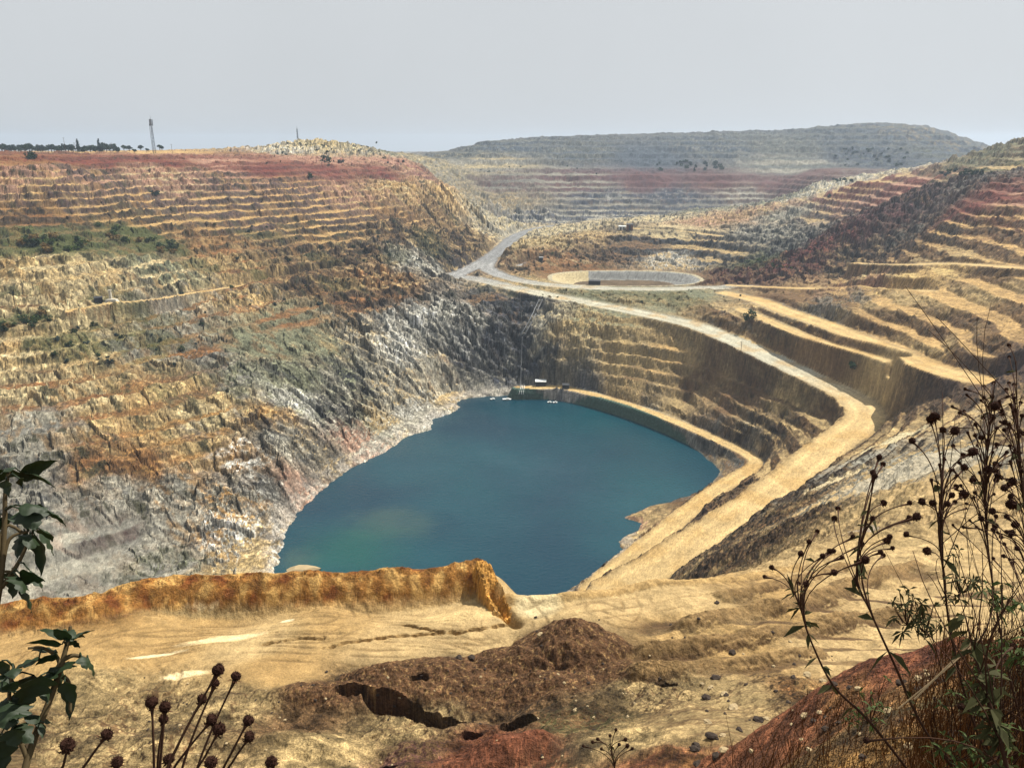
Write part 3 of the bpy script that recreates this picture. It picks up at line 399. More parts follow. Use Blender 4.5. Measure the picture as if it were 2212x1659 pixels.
# ---- roads cut in
ROADID = np.zeros(X.shape, np.int8); RSURF = np.zeros(X.shape); CEN = np.full(X.shape, 9.0)
for nm, hw, bl, dd, hz in road_res:
    wob = fbm(X, Y, 8, 2, 101) * hw * .22
    w = 1 - sstep(hw * .98, hw + bl, dd + wob * .5)
    Hn = Hn * (1 - w) + (hz + .06 * fbm(X, Y, 2, 2, 103)) * w
    # windrow bank along the edge
    bank = np.exp(-((dd + wob * .5 - hw * 1.06) / (hw * .10 + .5)) ** 2) * (.9 if nm == 'haul_road' else .5)
    Hn = Hn + bank * (.55 + .45 * perlin(X / 4, Y / 4, 105))
    on = (dd + wob) < hw
    ROADID[on] = 1 if nm == 'haul_road' else 2
    RSURF = np.maximum(RSURF, 1 - sstep(hw * .8, hw * 1.25, dd + wob)); CEN = np.minimum(CEN, dd / hw)

gr1 = np.gradient(Hn, axis=0) / np.gradient(RR, axis=0); gr2 = np.gradient(Hn, axis=1) / (RR * np.gradient(AZ, axis=1) + 1e-6)
cutf = sstep(.45, .9, np.hypot(gr1, gr2)) * (RR > 150) * (1 - RSURF) * (1 - calm * .6) * (SD > 3)
Hn = Hn + cutf * (rk * .9 + (BL - .5) * 2.2 + (BL2 - .5) * 1.2)
CUT = cutf
# ---- lined reservoir
bc = at_z(1350, 600, -120); bA, bB = 70.0, 44.0
bx = (X - bc[0]) / bA; by = (Y - bc[1]) / bB
br = (np.abs(bx) ** 2.6 + np.abs(by) ** 2.6) ** (1 / 2.6)
BR = br
Hn = np.where(br < 1.35, np.where(br < 1.0, -120.5 - 7.0 * sstep(1.0, .70, br) , -120.2 * (1 - sstep(1.1, 1.35, br)) + Hn * sstep(1.1, 1.35, br)), Hn)
# ---- berm on the edge of the near ledge
def feat_line(pl, z=None):
    p3 = spline([at_z(*p) for p in pl], 5); return road_dist(p3, 14)
bd, bz = feat_line([(-330,1385,-50.5),(-120,1360,-50.5),(0,1346,-50.5),(110,1335,-50.5),(219,1321,-50.5),(275,1300,-50.5),(353,1287,-50.5),(494,1279,-50.5),(650,1275,-50.5),(776,1272,-50.5),(914,1264,-50.5),(1037,1254,-50.5)])
lump = fbm(X, Y, 1.7, 4, 111, .55, True)
uu = CU + F * CP * X / np.maximum(Y, 1)
bh = (1.95 + .35 * sstep(850, 1040, uu) + .7 * fbm(X, Y, 4.5, 3, 112)) * (1 - sstep(1046, 1062, uu + 5 * perlin(Y * 2, X, 3)))
ub = 1 - sstep(2.2, 6, bd); Hn = Hn * (1 - ub) + np.maximum(Hn, -50.7) * ub
prof = (1 - sstep(.7, 4.4, bd + .55 * lump))
BERM = prof * (bh > .2)
Hn = Hn + bh * prof * (1 + .30 * lump) 
# the berm's broken end: a torn spur that comes down towards the viewer
pin_pl = [(1043,1268,-50.3),(1052,1282,-50.3),(1063,1298,-50.2),(1074,1312,-50.1),(1081,1322,-50)]
pdist, _ = feat_line(pin_pl); y0_, y1_ = at_z(*pin_pl[0])[1], at_z(*pin_pl[-1])[1]; tt = np.clip((y0_ - Y) / (y0_ - y1_), 0, 1)
PIN = (1 - sstep(.75, 1.35, pdist + .28 * perlin(X * 2.4, Y * 2.0, 5)))
Hn = np.where(PIN > .02, np.maximum(Hn, -50.6 + (2.2 * (1 - tt) ** .8 + 1.2 + .30 * perlin(X * 3.5, Y * 2.5, 7)) * PIN), Hn)
# low berm right of it
cd, cz = feat_line([(1085,1297,-50),(1150,1300,-50),(1230,1293,-50),(1320,1281,-50.8),(1400,1268,-51.4),(1480,1258,-51.6),(1560,1252,-52.5),(1640,1240,-54),(1720,1222,-57.5)])
p2 = (1 - sstep(.3, 1.5, cd + .3 * lump)); Hn = Hn + .55 * p2 * (1 + .5 * lump); BERM2 = p2
# ---- brown waste heaps in front of the ledge
def win(cx, cy, rad):
    r = math.hypot(cx, cy); a = atan2(cx, cy); da = math.asin(min(1, rad / r)) if rad < r else 1.5
    k0, k1 = np.searchsorted(rr, [max(r - rad, .5), r + rad]); m0, m1 = np.searchsorted(az, [a - da, a + da])
    return (slice(k0, max(k1, k0 + 1)), slice(m0, max(m1, m0 + 1)))
def heap(u, v, z, rx, ry, h, rot=0, sharp=1.0, sd=0):
    c = at_z(u, v, z); ca, sa = cos(rot), sin(rot); W = win(c[0], c[1], max(rx, ry) * 1.5); xx, yy = X[W], Y[W]; dx = xx - c[0]; dy = yy - c[1]
    qx = (dx * ca + dy * sa) / rx; qy = (-dx * sa + dy * ca) / ry
    d = np.maximum(np.sqrt(qx * qx + qy * qy) + .16 * fbm(xx, yy, 2.6, 3, 120 + sd), 0)
    out = np.zeros(X.shape, np.float32); out[W] = h * np.clip(1 - d ** sharp, 0, 1); return out
HE = np.zeros(X.shape)
for a in [(1228,1425,-49,7.0,6.5,4.1,.2,1.25,1),(1120,1445,-48.8,8,4.6,2.5,.1,1.4,2),(960,1470,-48.5,7.5,4.8,2.2,0,1.6,3),(840,1480,-48.5,6.5,4.4,1.9,0,1.6,20),(740,1500,-48,7,3.6,1.5,0,1.6,4),(1150,1500,-47.6,9,5,1.6,0,1.4,5),(1330,1470,-47,6,4,1.4,0,1.4,6)]:
    HE = np.maximum(HE, heap(*a))
Hn = Hn + HE * (1 + .12 * lump) + np.clip(HE, 0, .6) * .35 * fbm(X, Y, .8, 3, 129, .6)
for a in [(1065,1640,-42,5.5,3.2,1.9,0,1.2,7),(640,1600,-45,7,3,.9,0,1.3,8),(990,1560,-45,4.5,2.2,.9,0,1.3,9),(870,1640,-42,4,2,.9,0,1.2,10)]:
    Hn = Hn + heap(*a)
# collapsed hollows in the heaps
for u, v, z, rx, ry, h, rot, sd_ in [(760,1498,-47.2,1.7,.8,2.2,0,11),(850,1513,-46.8,3.0,1.35,3.4,-.25,12),(910,1528,-46.3,1.9,1.1,3.0,-.3,13),(965,1543,-46,2.4,.95,2.6,-.25,14),(1117,1567,-44.8,1.6,1.35,3.6,-.35,15),(1020,1575,-44.5,.9,.4,1.2,0,16),(1440,1470,-44,1,.4,.6,0,17),(905,1452,-46.5,.9,.5,1.0,0,18),(810,1640,-42,1.7,.5,1.2,0,19)]:
    Hn = Hn - np.minimum(heap(u, v, z, rx, ry, h * 3.2, rot, 1.6, sd_), h * 1.6)
WR = np.zeros(X.shape, np.float32)
for pl, hh, ww in (([(1480,1362,-50),(1643,1322,-51),(1749,1294,-52),(1890,1247,-56),(1975,1222,-58)], 1.5, 2.3), ([(1400,1424,-48),(1573,1393,-48),(1714,1367,-48.5),(1855,1343,-50),(1990,1320,-52)], 1.7, 2.4), ([(1380,1480,-45.5),(1500,1462,-46),(1640,1440,-46),(1760,1415,-46)], 1.2, 1.9), ([(1560,1285,-51),(1700,1252,-53),(1830,1215,-58)], 1.0, 1.8)):
    w_, _ = feat_line(pl); p_ = 1 - sstep(.1, ww, w_ + .5 * lump); Hn = Hn + hh * .8 * p_ * (1 + .4 * lump); WR = np.maximum(WR, p_)
# ---- tyre ruts on the ledge
rd, rz = feat_line([(980,1346,-50),(880,1342,-50),(600,1332,-50),(400,1348,-50),(260,1385,-50),(185,1430,-50),(170,1475,-49.3),(230,1510,-48.6)])
rutm = (1 - sstep(4, 10, rd)) * sstep(-.25, .25, fbm(X, Y, 5, 2, 131)) * (1 - BERM) * (bd > 3.3) * (HE < .02)
Hn = Hn + rutm * (uu < 1000) * .06 * np.clip(.4 + fbm(X, Y, 3, 2, 135) * 3, 0, 1.2) * np.sin(rd * 2 * pi / .62 + 2.2 * fbm(X, Y, 7, 2, 133))
gpaths = [([(1040,1362,-50),(800,1352,-50),(560,1350,-50),(380,1368,-50),(250,1405,-50),(190,1450,-49.6),(210,1495,-49)], (0, 1.7, 2.6, 4.3, 5.6, 7.3)),
          ([(-60,1440,-50),(60,1400,-50),(200,1372,-50),(420,1350,-50),(700,1330,-50)], (0, 1.6, 3.4, 5.0)), ([(1060,1395,-50),(980,1372,-50),(900,1352,-50),(820,1330,-50)], (0, 1.6)),
          ([(1300,1330,-50.5),(1360,1345,-50),(1385,1320,-50.5),(1375,1290,-51),(1400,1270,-51.3)], (0, 1.8)), ([(1110,1350,-50),(1250,1318,-50.5),(1400,1290,-51),(1560,1265,-51.5)], (0, 1.9, 3.6)), ([(1380,1420,-48),(1520,1390,-48),(1700,1345,-49),(1900,1290,-53)], (0, 1.8))]
GRV = np.zeros(X.shape, np.float32)
for pl, offs in gpaths:
    g_, _ = feat_line(pl); wv_ = .5 * fbm(X, Y, 9, 2, 138)
    for o_ in offs: GRV = np.maximum(GRV, np.exp(-((g_ + wv_ - o_) / .2) ** 2) * (g_ < 12))
GRV = GRV * np.clip(.55 + 2.2 * fbm(X, Y, 6, 2, 139), 0, 1) * (1 - BERM) * (HE < .02)
Hn = Hn - .10 * GRV
# cracks in the ledge
for pl in ([(700,1402,-50),(800,1382,-50),(900,1372,-50),(960,1368,-50),(1030,1362,-50),(1110,1346,-50)], [(870,1340,-50),(930,1360,-50),(990,1366,-50)], [(560,1400,-50),(640,1385,-50),(700,1380,-50)]):
    k_, kz = feat_line(pl); Hn = Hn - .5 * np.exp(-((k_ + .25 * perlin(X * 1.3, Y * 1.3, 137)) / .16) ** 2)
gu, gz = feat_line([(1065,1300,-50),(1090,1325,-50),(1115,1348,-50)]); Hn = Hn - 1.3 * np.exp(-(gu / .6) ** 2)
ROADID = np.where(RR < 150, 0, ROADID)
H = Hn

def hit(u, v, sink=0.0):
    """the real ground point seen at a picture position"""
    x, y, w = ray(u, v); a = atan2(x, y); j = int(np.clip(np.searchsorted(az, a), 1, len(az) - 1)); s = w / math.hypot(x, y)
    col = .5 * (H[:, j] + H[:, j - 1]); ok = (col >= rr * s) & (rr > 3)
    k = int(np.argmax(ok)); 
    if not ok.any(): k = len(rr) - 30
    k0 = max(k - 1, 0); f0 = rr[k0] * s - col[k0]; f1 = col[k] - rr[k] * s; t = f0 / (f0 + f1 + 1e-9) if f0 > 0 else 0
    r = rr[k0] + (rr[k] - rr[k0]) * t
    return np.array([r * sin(a), r * cos(a), col[k0] + (col[k] - col[k0]) * t - sink])
def ground(x, y):
    a = atan2(x, y); r = math.hypot(x, y); j = int(np.clip(np.searchsorted(az, a), 1, len(az) - 1)); k = int(np.clip(np.searchsorted(rr, r), 1, len(rr) - 1))
    ta = (a - az[j - 1]) / (az[j] - az[j - 1]); tr = (r - rr[k - 1]) / (rr[k] - rr[k - 1])
    return float((H[k-1, j-1] * (1 - ta) + H[k-1, j] * ta) * (1 - tr) + (H[k, j-1] * (1 - ta) + H[k, j] * ta) * tr)

# ---------------------------------------------------------------- ground colour (what the earth itself is made of)
gxr = np.gradient(H, axis=0) / np.gradient(RR, axis=0); gxa = np.gradient(H, axis=1) / (RR * np.gradient(AZ, axis=1) + 1e-6)
SL = np.hypot(gxr, gxa)
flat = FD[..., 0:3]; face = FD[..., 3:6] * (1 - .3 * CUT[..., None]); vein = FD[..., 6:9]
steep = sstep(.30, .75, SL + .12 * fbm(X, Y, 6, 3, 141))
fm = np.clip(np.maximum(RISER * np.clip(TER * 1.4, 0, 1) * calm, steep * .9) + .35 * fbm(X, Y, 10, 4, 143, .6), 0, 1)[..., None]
XC = X + H * 1.0; YC = Y - H * .9
v1 = fbm(XC, YC, 17, 5, 151, .62); v2 = perlin((X * .5 + Y * .25 + H * 1.3) / 2.6, (Y - X * .4) / 30, 153)
v3 = fbm(XC, YC, 4.2, 4, 157, .65)
vm = sstep(.02, .30, v1 * .75 + v2 * .28 * mid + v3 * .35)[..., None] * .75
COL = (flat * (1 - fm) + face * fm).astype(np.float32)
COL = COL * (1 - vm * np.clip(REL[..., None] * 1.1, .25, 1)) + vein * vm * np.clip(REL[..., None] * 1.1, .25, 1)
# mineral mottling: pale fragments and dark fragments
mot = fbm(XC, YC, 3.4, 4, 161, .72); mot2 = fbm(XC, YC, 1.4, 3, 163, .8)
mm = (mot * 1.1 + mot2 * .8 * sstep(900, 200, RR))
k = np.clip(np.maximum(REL, CUT * .95), .12, 1.25)
COL = COL * (1 + (.5 * (BL - .5) + .45 * (BL2 - .5)) * np.clip(np.maximum(REL, CUT), 0, 1) * mid)[..., None]
stk = perlin(PHI * 260 / 2.6 + RHO / 9 + fbm(X, Y, 20, 2, 165) * 1.6, RHO / 17, 166) * .8 + perlin(PHI * 260 / 1.2 + RHO / 4.5, RHO / 9, 167) * .5
wsk = sstep(.5, 1.1, REL) * mid
COL = COL * np.exp(np.clip((mm * 1.5 + stk * .7 * wsk) * k - .24 * k, -2.0, .55))[..., None]
# dry brush and green scrub
sb = fbm(XC, YC, 9, 5, 168, .68); sbw = mid * calm * np.clip(REL * 1.6, 0, 1) * np.where(X < -40, 1, .55) * (Y < 1480) * (1 - sstep(.9, 1.15, REL) * .5)
sbm = (sstep(.10, .26, sb - .12 * (1 - RISER)) * sbw * .85)[..., None]; COL = COL * (1 - sbm) + srgb((44, 44, 28)) * sbm
dg = (sstep(.12, .3, -sb + .5 * fbm(X, Y, 30, 2, 169)) * sbw * .5 * np.clip(TER, 0, 1))[..., None]; COL = COL * (1 - dg) + srgb((132, 102, 62)) * dg
def scrub(u, v, ru, rv, dens, sd):
    c = hit(u, v); rx = ru / F * math.hypot(c[0], c[1]); ry = (hit(u, v - rv)[:2] - hit(u, v + rv)[:2]); ry = max(np.hypot(*ry) / 2, rx * .4)
    W = win(c[0], c[1], max(rx, ry) * 1.7); xx, yy = X[W], Y[W]
    ang = atan2(c[0], c[1]); dx = xx - c[0]; dy = yy - c[1]; qx = (dx * cos(ang) - dy * sin(ang)) / rx; qy = (dx * sin(ang) + dy * cos(ang)) / ry
    d = np.sqrt(qx * qx + qy * qy) + .5 * fbm(xx, yy, 11, 4, sd, .6); return W, dens * (1 - sstep(.55, 1.05, d))
SCR = [(120,528,85,22,1),(290,505,60,14,1),(350,535,60,16,.8),(50,690,60,14,.8),(150,742,90,26,.6),(330,730,80,30,.5),(430,580,55,18,.5),(560,505,70,10,.5),(700,560,60,18,.4),(930,520,50,30,.4),(860,545,40,20,.4),(1640,568,70,14,.7),(250,640,60,16,.4),(560,590,50,10,.5),(740,615,60,16,.4),(320,690,90,18,.5),(1900,1300,0.1,1,.0)]
for i_, s_ in enumerate(SCR[:-1]):
    W, m_ = scrub(*s_, 171 + i_); m_ = m_[..., None]; gcol = srgb((62, 66, 36)) * (1 + .5 * fbm(X[W], Y[W], 3, 3, 190)[..., None])
    COL[W] = COL[W] * (1 - m_) + np.clip(gcol, .01, 1) * m_
# water line: bleached crust, dark wet stones just above the water
crust = (1 - sstep(3, 12, SD)) * sstep(-.35, .1, fbm(X, Y, 7, 3, 195)) * (X < 60)
COL = COL * (1 - .45 * crust[..., None]) + srgb((170, 162, 150)) * .45 * crust[..., None]
# road surfaces
dust = srgb((170, 146, 102)); gold_ = srgb((156, 124, 72)); grav = srgb((122, 122, 120)); dgrav = srgb((92, 94, 96))
far_t = sstep(650, 760, RR)[..., None]; midt = sstep(380, 480, Y)[..., None]
rc = dust * (1 - midt) + srgb((152, 148, 130)) * midt
rc = rc * (1 - far_t) + grav * far_t
rc = rc * (1 - (sstep(800, 860, RR)[..., None] * .5)) + dgrav * (sstep(800, 860, RR)[..., None] * .5)
rc2 = srgb((164, 140, 96)) + 0 * rc
base_r = np.where((ROADID == 2)[..., None], rc2, rc)
stripe = np.exp(-((np.abs(CEN) - .45) / .14) ** 2) * .22 + np.exp(-((CEN - .95) / .12) ** 2) * -.22
base_r = base_r * (1 + stripe[..., None] + .30 * fbm(X, Y, 14, 3, 201)[..., None] + .16 * mot[..., None])
ed = fbm(X, Y, 20, 3, 203)[..., None]; base_r = base_r * (1 - .5 * sstep(0, .4, ed)) + gold_ * .5 * sstep(0, .4, ed) * (1 - far_t) + base_r * .5 * sstep(0, .4, ed) * far_t
RSURF = RSURF * (1 - sstep(.35, .65, SL)); RS = RSURF[..., None] * (RR > 150)[..., None]
COL = COL * (1 - RS) + base_r * RS
# near features
def paint(mask, c, var=.4, sc_=1.2, sd_=211):
    r_ = np.where((mask > 0).any(1))[0]; c_ = np.where((mask > 0).any(0))[0]
    if not len(r_): return
    W = (slice(r_[0], r_[-1] + 1), slice(c_[0], c_[-1] + 1))
    m = np.clip(mask[W], 0, 1)[..., None]; cc = srgb(c) * (1 + var * fbm(X[W], Y[W], sc_, 4, sd_, .65)[..., None]); COL[W] = COL[W] * (1 - m) + np.clip(cc, .01, .9) * m
bmask = sstep(.05, .4, prof * (bh > .3)); paint(bmask, (142, 100, 50), .75, 1.3)
nb_ = np.searchsorted(rr, 200); bq = np.zeros(X.shape, np.float32); bq[:nb_] = fbm(X[:nb_], Y[:nb_], 2.4, 3, 213); paint(bmask * sstep(.0, .35, bq), (190, 150, 88), .5, .8); paint(bmask * sstep(.05, .4, -bq), (112, 66, 32), .5, .8)
paint(sstep(.02, .25, PIN), (196, 146, 74), .6, .7); paint(sstep(.1, .5, BERM2) * .8, (176, 146, 96), .6, .8)
paint(sstep(.05, .8, HE) * .9, (92, 66, 44), 1.1, .8, 217); hp_ = np.zeros(X.shape, np.float32); hp_[:nb_] = fbm(X[:nb_], Y[:nb_], .55, 3, 218, .75); paint(sstep(.05, .8, HE) * sstep(.15, .35, hp_) * .8, (152, 122, 80), .3, .8, 217); 
paint(heap(1065,1640,-42,6,4,1.4,0,1.2,7) * 1.2, (108, 66, 46), .8, .6, 219)
paint(sstep(.05, .7, WR) * .75, (138, 112, 74), .9, .9, 221)
# pale dusty films on the ledge, and the two silt flats on the right
for u, v, z, rx, ry, rot, c, s_ in [(480,1380,-50,5,1.0,.25,(232,208,160),1),(340,1420,-50,3.2,.35,.3,(240,218,172),1),(440,1300,-50,2.6,.6,.1,(226,204,160),1),(620,1334,-50,.9,.5,0,(240,222,180),1),(400,1470,-49.5,2.6,.8,.2,(232,208,160),1),(1160,1310,-50,3,3,0,(214,196,152),.8),(980,1330,-50,6,1.4,0,(214,186,132),.7)]:
    paint(np.clip(heap(u, v, z, rx, ry, 2.2, rot, 1.5, 231), 0, 1) * s_ * (1 - bmask), c, .12, 2)
for u, v, rx, ry, c in [(2010,1000,22,20,(164,156,136)),(1810,1040,12,9,(190,174,138)),(2390*.78,1143,5.5,1.9,(160,146,128)),(1930,950,14,10,(176,164,130))]:
    p = hit_coarse(u, v); cx, cy = math.exp(p[1]) * sin(p[0]), math.exp(p[1]) * cos(p[0])
    W = win(cx, cy, max(rx, ry) * 1.4); d = np.full(X.shape, 9., np.float32); d[W] = np.hypot((X[W] - cx) / rx, (Y[W] - cy) / ry) + .22 * fbm(X[W], Y[W], 8, 3, 241); paint((1 - sstep(.8, 1, d)) * .85, c, .12, 4)
paint(GRV * .55, (104, 82, 52), .2, 2)
# reservoir lining
lin = (br < 1.0) & (br > .70); bed = br <= .70; lip = (br >= 1.0) & (br < 1.06)
angb = np.arctan2(bx, by)
seam = 1 - .35 * (np.abs(((angb * 22 / pi) % 1) - .5) > .46)
COL[lin] = (srgb((116, 116, 112))[None] * (seam * (1 + .3 * fbm(X, Y, 6, 3, 251)))[lin][:, None])
lm = lin & (bx < -.45); COL[lm] = srgb((160, 146, 112))[None] * seam[lm][:, None]
COL[bed] = (srgb((84, 70, 52))[None] * (1 + .5 * fbm(X, Y, 16, 3, 253)[bed][:, None]))
COL[lip] = srgb((150, 142, 118))
# general fading of very small grains + clamp
COL = COL * (1 + .24 * RNG.standard_normal(X.shape, dtype=np.float32)[..., None] * np.clip(REL, .25, 1)[..., None])
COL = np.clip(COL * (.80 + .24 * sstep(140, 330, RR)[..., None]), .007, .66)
# submerged ground
COL[(SD < -1)] = srgb((60, 80, 70))

# ---------------------------------------------------------------- meshes from the grid
def new_mat(name, rough=.9):
    m = bpy.data.materials.new(name); m.use_nodes = True; b = m.node_tree.nodes['Principled BSDF']
    b.inputs['Roughness'].default_value = rough; b.inputs['Specular IOR Level'].default_value = .15
    return m, m.node_tree, b
mt, nt_, b_ = new_mat('earth', .95)
at = nt_.nodes.new('ShaderNodeAttribute'); at.attribute_name = 'earth'
geo = nt_.nodes.new('ShaderNodeNewGeometry')
def noise_node(ntree, scale, detail=4, rough=.65):
    n = ntree.nodes.new('ShaderNodeTexNoise'); n.inputs['Scale'].default_value = scale; n.inputs['Detail'].default_value = detail; n.inputs['Roughness'].default_value = rough; return n
n1 = noise_node(nt_, .55, 6, .75); n2 = noise_node(nt_, 5.0, 5, .7)
for n in (n1, n2): nt_.links.new(geo.outputs['Position'], n.inputs['Vector'])
mr = nt_.nodes.new('ShaderNodeMapRange'); mr.inputs[1].default_value = .3; mr.inputs[2].default_value = .7; mr.inputs[3].default_value = -1.0; mr.inputs[4].default_value = 1.0
mr2 = nt_.nodes.new('ShaderNodeMapRange'); mr2.inputs[1].default_value = .3; mr2.inputs[2].default_value = .7; mr2.inputs[3].default_value = -.8; mr2.inputs[4].default_value = .8
nt_.links.new(n1.outputs[0], mr.inputs[0]); nt_.links.new(n2.outputs[0], mr2.inputs[0])
def mth(op, a, b, c=None):
    n = nt_.nodes.new('ShaderNodeMath'); n.operation = op
    for i_, q_ in enumerate((a, b, c)):
        if q_ is None: continue
        if hasattr(q_, 'links'): nt_.links.new(q_, n.inputs[i_])
        else: n.inputs[i_].default_value = q_
    return n.outputs[0]
amt = mth('MULTIPLY_ADD', at.outputs['Alpha'], .72, .18)
mr.clamp = False; mr2.clamp = False
mu_o = mth('POWER', 2.1, mth('MULTIPLY', mth('ADD', mr.outputs[0], mr2.outputs[0]), amt))
vm_ = nt_.nodes.new('ShaderNodeVectorMath'); vm_.operation = 'SCALE'; nt_.links.new(at.outputs['Color'], vm_.inputs[0]); nt_.links.new(mu_o, vm_.inputs['Scale'])
nt_.links.new(vm_.outputs[0], b_.inputs['Base Color'])
bp = nt_.nodes.new('ShaderNodeBump'); bp.inputs['Strength'].default_value = .7; bp.inputs['Distance'].default_value = .8
nt_.links.new(mth('MULTIPLY', n1.outputs[0], mth('MULTIPLY_ADD', at.outputs['Alpha'], 1.6, .25)), bp.inputs['Height']); nt_.links.new(bp.outputs[0], b_.inputs['Normal'])

nr, na = X.shape
idx = np.arange(nr * na, dtype=np.int32).reshape(nr, na)
quads = np.stack([idx[:-1, :-1], idx[:-1, 1:], idx[1:, 1:], idx[1:, :-1]], -1)        # normals up
cy_ = .5 * (Y[:-1, :-1] + Y[1:, 1:]); cr = .5 * (RR[:-1, :-1] + RR[1:, 1:]); czz = H[:-1, :-1]
rid = ROADID[:-1, :-1]; brc = BR[:-1, :-1]
lab = np.zeros(rid.shape, np.int8)                  # 0 pit walls
lab[(cy_ > 1480)] = 1                               # hills and plateau
lab[(cr < 150) & (lab == 0)] = 2
lab[rid == 1] = 3; lab[rid == 2] = 4; lab[(brc < 1.06)] = 5
V = np.stack([X, Y, H], -1).reshape(-1, 3).astype(np.float32); ROUGH = np.clip(np.maximum(REL, CUT) * (1 - RSURF), .12, 1.3); ROUGH = np.where(RR < 140, np.maximum(ROUGH, .32), ROUGH); ROUGH = np.where(RR > 140, np.maximum(ROUGH, .16), ROUGH); ROUGH = np.maximum(ROUGH, .9 * np.clip(HE, 0, 1)); ROUGH = np.maximum(ROUGH, np.clip(prof * (bh > .3) + PIN, 0, 1)); ROUGH = np.where(BR < 1.06, .1, ROUGH)
VC = np.concatenate([COL, ROUGH[..., None]], -1).reshape(-1, 4).astype(np.float32)
def grid_object(name, faces, mat, kind='structure', off=None):
    used = np.unique(faces); remap = np.full(nr * na, -1, np.int32); remap[used] = np.arange(len(used), dtype=np.int32)
    f = remap[faces].reshape(-1); me = bpy.data.meshes.new(name)
    co = V[used] if off is None else V[used] - np.array(off, np.float32)
    me.vertices.add(len(used)); me.vertices.foreach_set('co', co.reshape(-1))
    me.loops.add(len(f)); me.loops.foreach_set('vertex_index', f)
    nf = len(f) // 4; me.polygons.add(nf); me.polygons.foreach_set('loop_start', np.arange(0, nf * 4, 4, dtype=np.int32)); me.polygons.foreach_set('loop_total', np.full(nf, 4, np.int32))
    a = me.color_attributes.new('earth', 'FLOAT_COLOR', 'POINT'); a.data.foreach_set('color', VC[used].reshape(-1))
    me.update(); me.materials.append(mat); me.validate()
    (me.shade_smooth() if name in ('haul_road', 'dirt_track') else me.shade_flat())
    o = bpy.data.objects.new(name, me); C.objects.link(o)
    if off is not None: o.location = off
    if kind: o['kind'] = kind
    return o
for i, nm in enumerate(('pit_terrain', 'hills', 'foreground_ground', 'haul_road', 'dirt_track')):
    grid_object(nm, quads[lab == i], mt)
#OBJECTS
# ---------------------------------------------------------------- object helpers
class MB:
    def __init__(self): self.v = []; self.f = []; self.m = []
    def add(self, v, f, mi=0):
        n = len(self.v); self.v += [tuple(p) for p in v]; self.f += [tuple(i + n for i in q) for q in f]; self.m += [mi] * len(f)
    def box(self, c, s, rz=0, mi=0, taper=1.0):
        cx, cy, cz = c; hx, hy, hz = s[0] / 2, s[1] / 2, s[2] / 2; out = []
        for dz in (-1, 1):
            t = taper if dz > 0 else 1
            for dx, dy in ((-1, -1), (1, -1), (1, 1), (-1, 1)):
                x, y = dx * hx * t, dy * hy * t; out.append((cx + x * cos(rz) - y * sin(rz), cy + x * sin(rz) + y * cos(rz), cz + dz * hz))
        self.add(out, [(3, 2, 1, 0), (4, 5, 6, 7), (0, 1, 5, 4), (1, 2, 6, 5), (2, 3, 7, 6), (3, 0, 4, 7)], mi)
    def tube(self, P, R, n=6, mi=0, cap=True):
        P = [np.array(p, float) for p in P]; R = R if hasattr(R, '__len__') else [R] * len(P); rings = []; up = None
        for i, p in enumerate(P):
            d = P[min(i + 1, len(P) - 1)] - P[max(i - 1, 0)]; d = d / (np.linalg.norm(d) + 1e-9)
            if up is None: up = np.array([0, 0, 1.]) if abs(d[2]) < .9 else np.array([1., 0, 0])
            a = np.cross(d, up); a /= np.linalg.norm(a) + 1e-9; b = np.cross(d, a); up = -b if i == 0 else np.cross(a, d)
            rings.append([tuple(p + R[i] * (cos(2 * pi * k / n) * a + sin(2 * pi * k / n) * b)) for k in range(n)])
        v = sum(rings, []); f = []
        for i in range(len(P) - 1):
            for k in range(n): f.append((i * n + k, i * n + (k + 1) % n, (i + 1) * n + (k + 1) % n, (i + 1) * n + k))
        if cap: f.append(tuple(range(n))[::-1]); f.append(tuple((len(P) - 1) * n + k for k in range(n)))
        self.add(v, f, mi)
    def mesh(self, name, mats, smooth=False):
        me = bpy.data.meshes.new(name); me.from_pydata(self.v, [], self.f)
        for m in (mats if isinstance(mats, (list, tuple)) else [mats]): me.materials.append(m)
        if len(set(self.m)) > 1: me.polygons.foreach_set('material_index', self.m)
        if smooth: me.shade_smooth()
        me.update(); return me
    def obj(self, name, mats, parent=None, loc=None, smooth=False):
        o = bpy.data.objects.new(name, self.mesh(name, mats, smooth)); C.objects.link(o)
        if parent is not None: o.parent = parent
        if loc is not None: o.location = loc
        return o
def tag(o, label, cat, group=None, kind=None):
    if label: o['label'] = label
    if cat: o['category'] = cat
    if group: o['group'] = group
    if kind: o['kind'] = kind
    return o
def thing(name, loc, label, cat, group=None, rz=0):
    o = bpy.data.objects.new(name, None); C.objects.link(o); o.location = loc; o.rotation_euler = (0, 0, rz); o.empty_display_size = .1
    return tag(o, label, cat, group)
